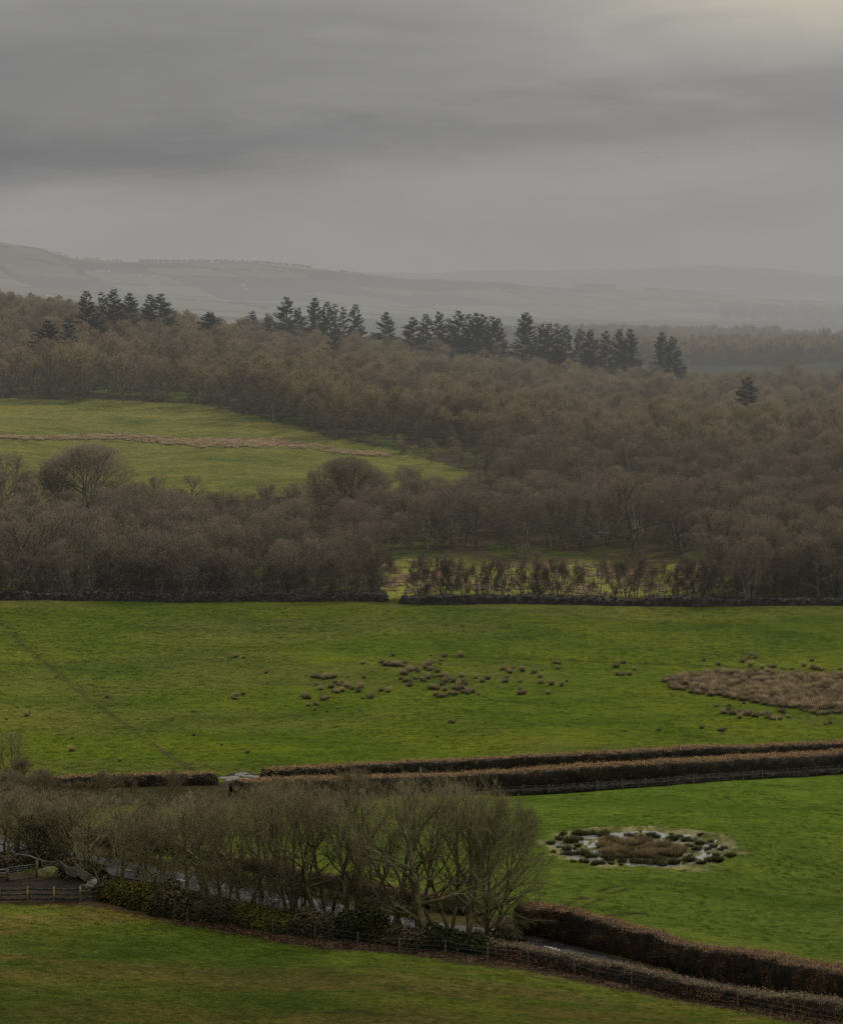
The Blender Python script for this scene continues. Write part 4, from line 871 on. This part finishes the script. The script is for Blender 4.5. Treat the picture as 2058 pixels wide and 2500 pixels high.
# ---- grass tufts over the fields
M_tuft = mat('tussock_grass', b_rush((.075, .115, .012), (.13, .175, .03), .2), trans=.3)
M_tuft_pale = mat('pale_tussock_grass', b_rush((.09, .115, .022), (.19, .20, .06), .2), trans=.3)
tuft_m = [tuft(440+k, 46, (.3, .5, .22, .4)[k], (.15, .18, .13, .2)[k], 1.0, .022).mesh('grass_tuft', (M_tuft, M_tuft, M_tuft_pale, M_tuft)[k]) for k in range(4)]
def field_tufts(name, label, x0, x1, y0, y1, num, inside, s0, s1):
    X = rng.uniform(x0, x1, num); Y = rng.uniform(y0, y1, num); Zt = height(X, Y); px = CX+F*X/Y; py = HY-F*Zt/Y
    k = inside(px, py, Y) & (px > -150) & (px < 2200) & (fbm(X/9, Y/14, 111, 3) > rng.uniform(.2, .75, num))
    n_ = int(k.sum()); make_stuff(name, label, 'grass', np.stack([X[k], Y[k], Zt[k], rng.uniform(0, 6.28, n_), rng.uniform(s0, s1, n_), rng.integers(0, 4, n_)], -1), tuft_m, name+'_kinds')
field_tufts('field_grass', 'rough grass tufts over the near field', -40, 40, 150, 205, 9000, lambda px, py, Y: py > np.interp(px, *EDGE)+3, .5, .9)
field_tufts('pasture_grass', 'green grass tufts over the pasture with the pond', -5, 65, 190, 320, 15000, lambda px, py, Y: (py < np.interp(px, [1150, 1243, 1576, 2058, 2400], [2215, 2210, 2250, 2350, 2420])) & (py > np.interp(px, [-300, 1207, 2058, 2900], [1985, 1952, 1900, 1860])) & (px > 500) & (np.hypot((px-1570)/235, (py-2070)/48) > 1.05), .5, 1.1)
field_tufts('meadow_grass', 'grass tufts over the field with the rushes', -85, 85, 300, 438, 30000, lambda px, py, Y: (py < np.interp(px, [-300, 635, 1029, 2058, 2900], [1915, 1898, 1872, 1820, 1780])) & (py > 1484), .6, 1.3)

# ---- pond plants
S5 = 3.156
pond_g = Z([(130, 212), (145, 225), (205, 188), (215, 150), (245, 155), (270, 205, 1.3), (290, 205, 1.4), (315, 205, 1.3), (345, 148, 1.3), (325, 148), (370, 150, 1.2), (420, 140, 1.2), (445, 148, 1.1), (465, 145), (520, 165, 1.4), (545, 160, 1.5), (560, 155, 1.3), (265, 265, 1.3), (285, 262, 1.1), (345, 245, 1), (250, 300, 1.1), (280, 305, 1.2), (310, 308, 1.1), (345, 308), (385, 295, 1.6), (405, 312, 1.6), (430, 320, 1.5), (460, 325, 1.4), (525, 325, 1.3), (575, 340, 1.5), (600, 345, 1.5), (625, 345, 1.2), (385, 362, 1.2), (410, 365), (480, 375, 1.1), (510, 378), (540, 378), (605, 378, 1.1), (685, 368, 1.3), (655, 322, 1.4), (695, 325, 1.4), (745, 340, 1.4), (805, 375, 1.5), (860, 375, 1.4), (905, 390), (935, 370, 1.4), (975, 385, 1.5), (1000, 390, 1.4), (1075, 375, 1.5), (1090, 370, 1.3), (990, 350, 1.5), (960, 345, 1.4), (735, 160, 1.3), (760, 160, 1.2), (905, 160, 1.2), (935, 175, 1.3), (960, 172, 1.1), (1075, 190, 1.4), (1095, 190, 1.3), (1165, 200, 1.2), (1195, 202, 1.1), (1225, 205, 1.2), (1270, 225, 1.2), (1300, 228, 1.1), (1325, 230), (1190, 240), (1270, 265, 1.3), (1355, 270, 1.2), (1390, 245), (1445, 265), (1480, 265), (1500, 312, 1.2), (1530, 315, 1.1), (1410, 310, 1), (1190, 355, 1.5), (1210, 358, 1.3), (1280, 368, 1.4), (1310, 370, 1.3), (1350, 355, 1.3), (1375, 358, 1.1), (1425, 350, 1.2), (1440, 348)], 1300, 1990, S5)
while len(pond_g) < 140:
    a_, q_ = random.random()*6.283, math.sqrt(random.uniform(.25, 1.1))
    pond_g.append((1566+225*q_*math.cos(a_), 2072+43*q_*math.sin(a_), random.uniform(.35, .75)))
for k, (x, y, s) in enumerate(pond_g):
    qd = ('upper' if y < 2052 else 'lower')+' '+('left' if x < 1460 else 'middle' if x < 1640 else 'right')
    rush(x, y+1, s*.68, f'dark green rush clump standing in the {qd} shallows of the pond', f'dark rush clumps of the pond, {qd}', green_m, 'rush_clump', 1.0)
reed_l = Z([(545, 245, 1), (570, 205, 1), (600, 195, 1.1), (640, 200, 1), (560, 285, 1), (590, 285, 1), (615, 250, 1.1), (650, 275, 1), (690, 285, 1), (700, 215, 1), (735, 225, 1.1), (800, 215, 1.1), (835, 205, 1.2), (880, 210, 1.2), (730, 275, .9), (770, 300, 1), (820, 310, 1), (845, 260, 1), (900, 290, 1), (910, 250, 1.1), (960, 240, 1), (950, 295, 1), (1010, 240, 1), (1040, 300, 1.1), (1075, 305, 1.1), (1110, 290, 1.1), (1095, 250, 1.1), (1130, 265, .9), (1020, 285, 1), (880, 320, 1), (660, 315, .8)], 1300, 1990, S5)
for k, (x, y, s) in enumerate(sorted(reed_l)):
    rush(x, y+3, s*.8, f'tall rusty-brown reed clump in the island of the pond, {ordn(k)} from its left end', 'brown reed clumps of the pond island', reed_m, 'reed_clump', 1.05)

# ---------------------------------------------------------------- fences and gates
def fence(pixs, label, hpost, wires, name='wire_fence'):
    pts_ = [at(*q) for q in pixs]; b = pts_[0]; o = thing(name, label, 'fence', b)
    for k, p in enumerate(pts_):
        m = MB(); lx, ly = random.uniform(-.05, .05), random.uniform(-.05, .05); m.tube([(0, 0, -.3), (lx*.5, ly*.5, hpost*.5), (lx, ly, hpost*random.uniform(.93, 1.07))], [.065, .062, .055], 7)
        link('post', m.mesh('post', M_post), o, tuple(np.array(p)-np.array(b)))
    for z in wires:
        m = MB()
        for p, q in zip(pts_[:-1], pts_[1:]):
            p = np.array(p)-b; q = np.array(q)-b; m.tube([p+[0, -.07, z], (p+q)/2+[0, -.07, z-.02], q+[0, -.07, z]], .006, 3)
        link('wire', m.mesh('wire', M_wire), o)
fence([(1029+a/S4, 1480+b_/S4) for a, b_ in ((215, 790), (320, 785), (420, 778), (524, 775), (625, 768), (722, 762), (826, 756), (920, 750), (1016, 743), (1120, 732), (1222, 727), (1322, 720), (1403, 713), (1504, 706), (1620, 698), (1716, 692), (1810, 686))], 'wire fence on wooden posts along the upper side of the pasture', 1.25, (.35, .75, 1.1))
fence([(458, 2252), (552, 2255), (666, 2279), (769, 2293), (874, 2311), (975, 2324), (1087, 2331), (1190, 2346), (1289, 2358), (1403, 2379), (1541, 2410), (1669, 2435), (1801, 2461), (1935, 2489), (2070, 2514)], 'wire fence on thin posts along the near field edge', 1.15, (.35, .7, 1.05))
# three-rail timber fence of the yard
rp = [(-75, 2206), (0, 2204), (68.5, 2202), (133, 2202), (197, 2202), (261, 2192)]
P3 = [np.array(at(*q)) for q in rp]; o = thing('rail_fence', 'dark timber post-and-rail fence round the muddy yard', 'fence', tuple(P3[0]))
for k, p in enumerate(P3):
    m = MB(); m.box(p-P3[0]+[0, -.06, .55], (.16, .14, 1.5)); link('post', m.mesh('post', M_post_pale if 1 < k < 5 else M_rail), o)
for z in (1.02, .62, .24):
    for p, q in zip(P3[:-1], P3[1:]):
        m = MB(); m.bar(p-P3[0]+[0, .04, z+random.uniform(-.04, .04)], q-P3[0]+[0, .04, z+random.uniform(-.04, .04)], .05, .16); link('rail', m.mesh('rail', M_rail), o)
def gate(name, label, a, b_, h, bars, mt, braces=2, tilt=0, sag=None):
    a = np.array(a, float); b_ = np.array(b_, float); o = thing(name, label, 'gate', tuple(a)); d = b_-a; up = np.array([0, tilt, 1.0])
    m = MB()
    for p in (d*0, d): m.tube([p+up*.1, p+up*h], .035, 6)
    for z in (.1, h): m.tube([up*z, d*.5+up*(z+(sag or 0)), d+up*z], .032, 6)
    link('frame', m.mesh('frame', mt), o)
    for k in range(bars):
        m = MB(); z = .1+(h-.1)*(k+1)/(bars+1); m.tube([up*z, d*.5+up*(z+(sag or 0)*.8), d+up*z], .022, 5); link('bar', m.mesh('bar', mt), o)
    for k in range(braces):
        m = MB(); t = (k+1)/(braces+1); m.tube([d*t+up*.1, d*t+up*h], .025, 5); link('brace', m.mesh('brace', mt), o)
    return o
g1 = at(22, 2151); g2 = at(88, 2143)
gate('metal_gate', 'closed grey metal field gate at the back of the yard', g1, g2, 1.15, 5, M_steel, 2)
gp = at(91, 2143); m = MB(); m.box((0, 0, .65), (.2, .2, 1.7)); tag(link('gate_post', m.mesh('gate_post', M_post), None, gp), 'square wooden post at the right end of the metal gate', 'post')
gp = at(19, 2152); m = MB(); m.box((0, 0, .5), (.22, .22, 1.3)); tag(link('gate_post', m.mesh('gate_post', M_rail), None, gp), 'dark wooden post at the left end of the metal gate', 'post')
q1 = np.array(at(-70, 2158)); q2 = np.array(at(17, 2150)); o = thing('board_fence', 'short pale-edged board fence left of the metal gate', 'fence', tuple(q1))
for z in (.95, .65, .35):
    m = MB(); m.bar((0, 0, z), q2-q1+[0, 0, z], .04, .15); link('board', m.mesh('board', M_steel if z > .6 else M_rail), o)
m = MB(); m.box((q2-q1)*.4+[0, 0.06, .5], (.15, .1, 1.2)); link('post', m.mesh('post', M_rail), o)
a1 = np.array(at(103, 2140)); a2 = np.array(at(150, 2137)); gate('bent_hurdle', 'bent old metal hurdle leaning behind the yard', a1+[0, 0, .5], a2+[0, 0, .35], 1.0, 5, M_rustysteel, 0, -.3, -.2)
a1 = np.array(at(185, 2160)); a2 = np.array(at(226, 2166)); gate('bent_hurdle', 'twisted metal hurdle tipped toward the rail fence', a1+[0, 0, .9], a2+[0, 0, .1], .95, 5, M_rustysteel, 0, -.3, -.1)
a1 = np.array(at(150, 2140)); a2 = np.array(at(188, 2158)); gate('bent_hurdle', 'sagging metal hurdle between the two other hurdles', a1+[0, 0, .5], a2+[0, 0, .5], .85, 5, M_rustysteel, 0, -.5, -.15)
a1 = np.array(at(30, 2118)); a2 = np.array(at(112, 2130)); m = MB(); m.tube([(0, 0, 1.2), (a2-a1)*.5+[0, 0, 1.25], a2-a1+[0, 0, .9]], [.07, .06, .05], 6); tag(link('fallen_pole', m.mesh('fallen_pole', M_pale), None, tuple(a1)), 'pale fallen pole lying across the scrub above the gate', 'pole')
rs = np.random.default_rng(5)
def rock(name, label, px, py, sz, ml, cat='stone', n_=3):
    me_ = bpy.data.meshes.new(name); import bmesh; bm = bmesh.new(); bmesh.ops.create_icosphere(bm, subdivisions=n_, radius=1)
    s_ = random.randrange(99)
    for v in bm.verts:
        k = 1+.35*(float(vnoise(v.co.x*1.7+s_, v.co.y*1.7+v.co.z, s_))-.5); v.co = (v.co.x*k*sz[0], v.co.y*k*sz[1], max(v.co.z, -.3)*k*sz[2])
    bm.to_mesh(me_); bm.free(); me_.materials.append(ml); g = at(px, py); return tag(link(name, me_, None, g), label, cat)
rock('boulder', 'pale rounded boulder beside the right end of the rail fence', 233, 2166, (.75, .6, .85), M_stone)
rock('boulder', 'mossy pale boulder behind the bent hurdles', 122, 2136, (1.5, .8, .75), M_post_pale)
g = at(236, 2178); o = thing('timber_pile', 'pale broken boards lying behind the rail fence', 'boards', g)
for k in range(5):
    m = MB(); m.box((random.uniform(-.9, .5), random.uniform(-.4, .4), .15+.09*k), (1.6, .2, .05), random.uniform(-.5, .4), .1, random.uniform(-.15, .15)); link('board', m.mesh('board', M_stone if k % 2 else M_post), o)

# litter of sticks and leaves along the near field edge: small flat leaves
lt = []
lm = [MB() for _ in range(1)][0]; k = 60; rs = np.random.default_rng(77); Q = np.stack([rs.normal(0, .5, k), rs.normal(0, .5, k), rs.uniform(.01, .06, k)], -1); leaves(lm, Q, np.tile([[0, 0, 1.]], (k, 1)), .13, np.zeros(k), rs)
lmesh = lm.mesh('leaf_litter', M_litter)
for _ in range(900):
    px = random.uniform(430, 2090); py = np.interp(px, *EDGE)+random.uniform(-22, 9)*random.random(); g = at(px, py); lt.append((g[0], g[1], g[2]+.01, random.uniform(0, 6.28), random.uniform(.6, 1.4), 0))
make_stuff('leaf_litter', 'fallen brown leaves along the foot of the near hedge and trees', 'leaves', lt, [lmesh], 'litter_kinds')

# ---------------------------------------------------------------- far farmhouses and birds
fh = [(238, 664, 'upper'), (250, 665, ''), (262, 667, ''), (340, 676, ''), (372, 679, ''), (120, 725, ''), (134, 727, ''), (592, 700, ''), (600, 709, ''), (640, 670, ''), (1462, 755, ''), (1480, 756, ''), (1840, 772, ''), (1858, 778, '')]
for k, (x, y, _) in enumerate(fh):
    g = at(x, y); o = thing('farmhouse', f'tiny white farmhouse, {ordn(k)} from the left on the hazy hills', 'house', g, random.uniform(-.4, .4), random.uniform(.55, .8), 'farmhouses on the hazy hills')
    m = MB(); m.box((0, 0, 2.5), (14, 7, 7)); m.add([(-7, -3.5, 6), (-7, 3.5, 6), (-7, 0, 8.6), (7, -3.5, 6), (7, 3.5, 6), (7, 0, 8.6)], [[0, 1, 2], [3, 5, 4]]); link('wall', m.mesh('wall', M_render), o)
    m = MB(); m.add([(-7.3, -3.9, 5.8), (7.3, -3.9, 5.8), (7.3, 0, 8.8), (-7.3, 0, 8.8), (-7.3, 3.9, 5.8), (7.3, 3.9, 5.8)], [[0, 1, 2, 3], [3, 2, 5, 4]]); link('roof', m.mesh('roof', M_slate), o)
bd = MB()
bd.tube([(-.28, 0, 0), (-.12, 0, .02), (.1, 0, .02), (.3, 0, .03)], [.02, .09, .08, .02], 6)
for s in (-1, 1): bd.add([(.08, 0, .05), (.12, s*.4, .25), (-.02, s*.85, .12), (-.08, s*.38, .22), (-.08, 0, .04)], [[0, 1, 3, 4], [1, 2, 3, 3]][:1]); bd.add([(.12, s*.4, .25), (-.02, s*.85, .12), (-.08, s*.38, .22)], [[0, 1, 2]])
bmesh_ = bd.mesh('bird', M_bird)
bl = [(1500, 338), (1512, 345), (1518, 341), (1527, 340), (1532, 347), (1543, 350), (1555, 356), (1566, 362), (1575, 372), (1588, 378), (1606, 384), (1680, 382), (1796, 350), (1812, 333), (1822, 338), (1835, 335), (1838, 370), (1848, 388), (1795, 363), (1815, 380)]
for k, (x, y) in enumerate(sorted(bl)):
    Y = 1700+random.uniform(-60, 60); o = link('bird', bmesh_, None, ((x-CX)/F*Y, Y, (HY-y)*Y/F), random.uniform(-.8, .8)+2.4, 1.5)
    tag(o, f'small dark bird in flight, {ordn(k)} from the left of the loose flock', 'bird', 'birds flying under the clouds')

# ---------------------------------------------------------------- sky and light
SUN_EL, SUN_AZ = R(42), R(62)      # azimuth measured from the view axis towards the right
w = bpy.data.worlds.new('World'); scene.world = w; w.use_nodes = True; nt = w.node_tree; N = nt.nodes; L = nt.links
for x in list(N): N.remove(x)
out = N.new('ShaderNodeOutputWorld'); bg = N.new('ShaderNodeBackground'); L.new(bg.outputs[0], out.inputs[0]); bg.inputs[1].default_value = .1
sky = N.new('ShaderNodeTexSky'); sky.sky_type = 'NISHITA'; sky.sun_disc = False; sky.sun_elevation = SUN_EL; sky.sun_rotation = SUN_AZ
tc = N.new('ShaderNodeTexCoord'); gen = tc.outputs['Generated']
sp = N.new('ShaderNodeSeparateXYZ'); L.new(gen, sp.inputs[0])
def M(op, a, b=None, c=None, clamp=False):
    x = N.new('ShaderNodeMath'); x.operation = op; x.use_clamp = clamp
    for k, v in enumerate((a, b, c)):
        if v is None: continue
        if hasattr(v, 'is_linked'): L.new(v, x.inputs[k])
        else: x.inputs[k].default_value = v
    return x.outputs[0]
def mp(sc, loc=(0, 0, 0)):
    m = N.new('ShaderNodeMapping'); m.inputs['Scale'].default_value = sc; m.inputs['Location'].default_value = loc; L.new(gen, m.inputs[0]); return m.outputs[0]
big = noise(N, L, 1, 4, mp((6, 3, 26), (1.3, 0, .4)), .5, .5)
soft = noise(N, L, 1, 5, mp((11, 5, 48), (4.1, 0, 2.0)), .7, .55)
zz = sp.outputs[2]; xx = sp.outputs[0]
def gauss(v, c, s): d = M('DIVIDE', M('SUBTRACT', v, c), s); return M('EXPONENT', M('MULTIPLY', M('MULTIPLY', d, d), -1))
warp = M('MULTIPLY', M('SUBTRACT', soft, .5), .035)
zw = M('ADD', M('ADD', zz, warp), M('MULTIPLY', xx, -.07))
band = M('MULTIPLY', gauss(zw, .070, .013), M('SUBTRACT', 1.15, M('MULTIPLY', M('ADD', xx, .17), 2.2), None, True))
band2 = M('MULTIPLY', gauss(zw, .105, .03), M('SUBTRACT', .9, M('MULTIPLY', M('ADD', xx, .17), 3.0), None, True))
# pale break in the clouds up to the right
dx = M('DIVIDE', M('SUBTRACT', xx, .150), .095); dz = M('DIVIDE', M('SUBTRACT', M('ADD', zz, warp), .138), .032)
glow = M('EXPONENT', M('MULTIPLY', M('ADD', M('MULTIPLY', dx, dx), M('MULTIPLY', dz, dz)), -1))
lum = M('ADD', .303, M('MULTIPLY', M('SUBTRACT', big, .5), .10))
lum = M('ADD', lum, M('MULTIPLY', M('SUBTRACT', soft, .5), .035))
lum = M('SUBTRACT', lum, M('MULTIPLY', band, .10)); lum = M('SUBTRACT', lum, M('MULTIPLY', band2, .095)); lum = M('ADD', lum, M('MULTIPLY', glow, .19))
hz_ = gauss(zz, 0.0, .032); lum = M('ADD', M('MULTIPLY', lum, M('SUBTRACT', 1, M('MULTIPLY', hz_, .8))), M('MULTIPLY', hz_, 0.8*.303))
lum = M('MULTIPLY', lum, M('ADD', 1, M('MULTIPLY', M('MAXIMUM', M('SUBTRACT', zz, .16), 0), 2.2)))
cr = N.new('ShaderNodeCombineXYZ')
wr = M('ADD', 1.0, M('MULTIPLY', glow, .07)); wb = M('SUBTRACT', .935, M('MULTIPLY', glow, .14)); wb = M('ADD', wb, M('MULTIPLY', M('ADD', band, band2), .045))
for k, v in ((0, M('MULTIPLY', lum, wr)), (1, M('MULTIPLY', lum, .985)), (2, M('MULTIPLY', lum, wb))): L.new(M('MULTIPLY', v, 10.0), cr.inputs[k])
mx = N.new('ShaderNodeMix'); mx.data_type = 'RGBA'; mx.inputs[0].default_value = .985; L.new(sky.outputs[0], mx.inputs[6]); L.new(cr.outputs[0], mx.inputs[7]); L.new(mx.outputs[2], bg.inputs[0])
ld = bpy.data.lights.new('sun', 'SUN'); ld.energy = 2.2; ld.angle = R(10); ld.color = (1, .94, .84)
lo = link('sun', ld)
from mathutils import Vector
dv = Vector((math.sin(SUN_AZ)*math.cos(SUN_EL), math.cos(SUN_AZ)*math.cos(SUN_EL), math.sin(SUN_EL)))
lo.rotation_euler = dv.to_track_quat('Z', 'Y').to_euler()

cd = bpy.data.cameras.new('camera'); cam = link('camera', cd); scene.camera = cam
cam.location = (0, 0, 0); cam.rotation_euler = (R(90), 0, 0)
cd.sensor_fit = 'VERTICAL'; cd.sensor_height = 36; cd.lens = 36*F/2500; cd.shift_y = -500/2500; cd.clip_end = 60000; cd.clip_start = 1
scene.view_settings.view_transform = 'Standard'; scene.view_settings.look = 'None'; scene.view_settings.exposure = 0
scene.render.engine = 'CYCLES'
scene.cycles.max_bounces = 4; scene.cycles.diffuse_bounces = 2; scene.cycles.glossy_bounces = 2; scene.cycles.transparent_max_bounces = 4
scene.cycles.use_denoising = False; scene.cycles.sample_clamp_indirect = 2; scene.cycles.sample_clamp_direct = 6
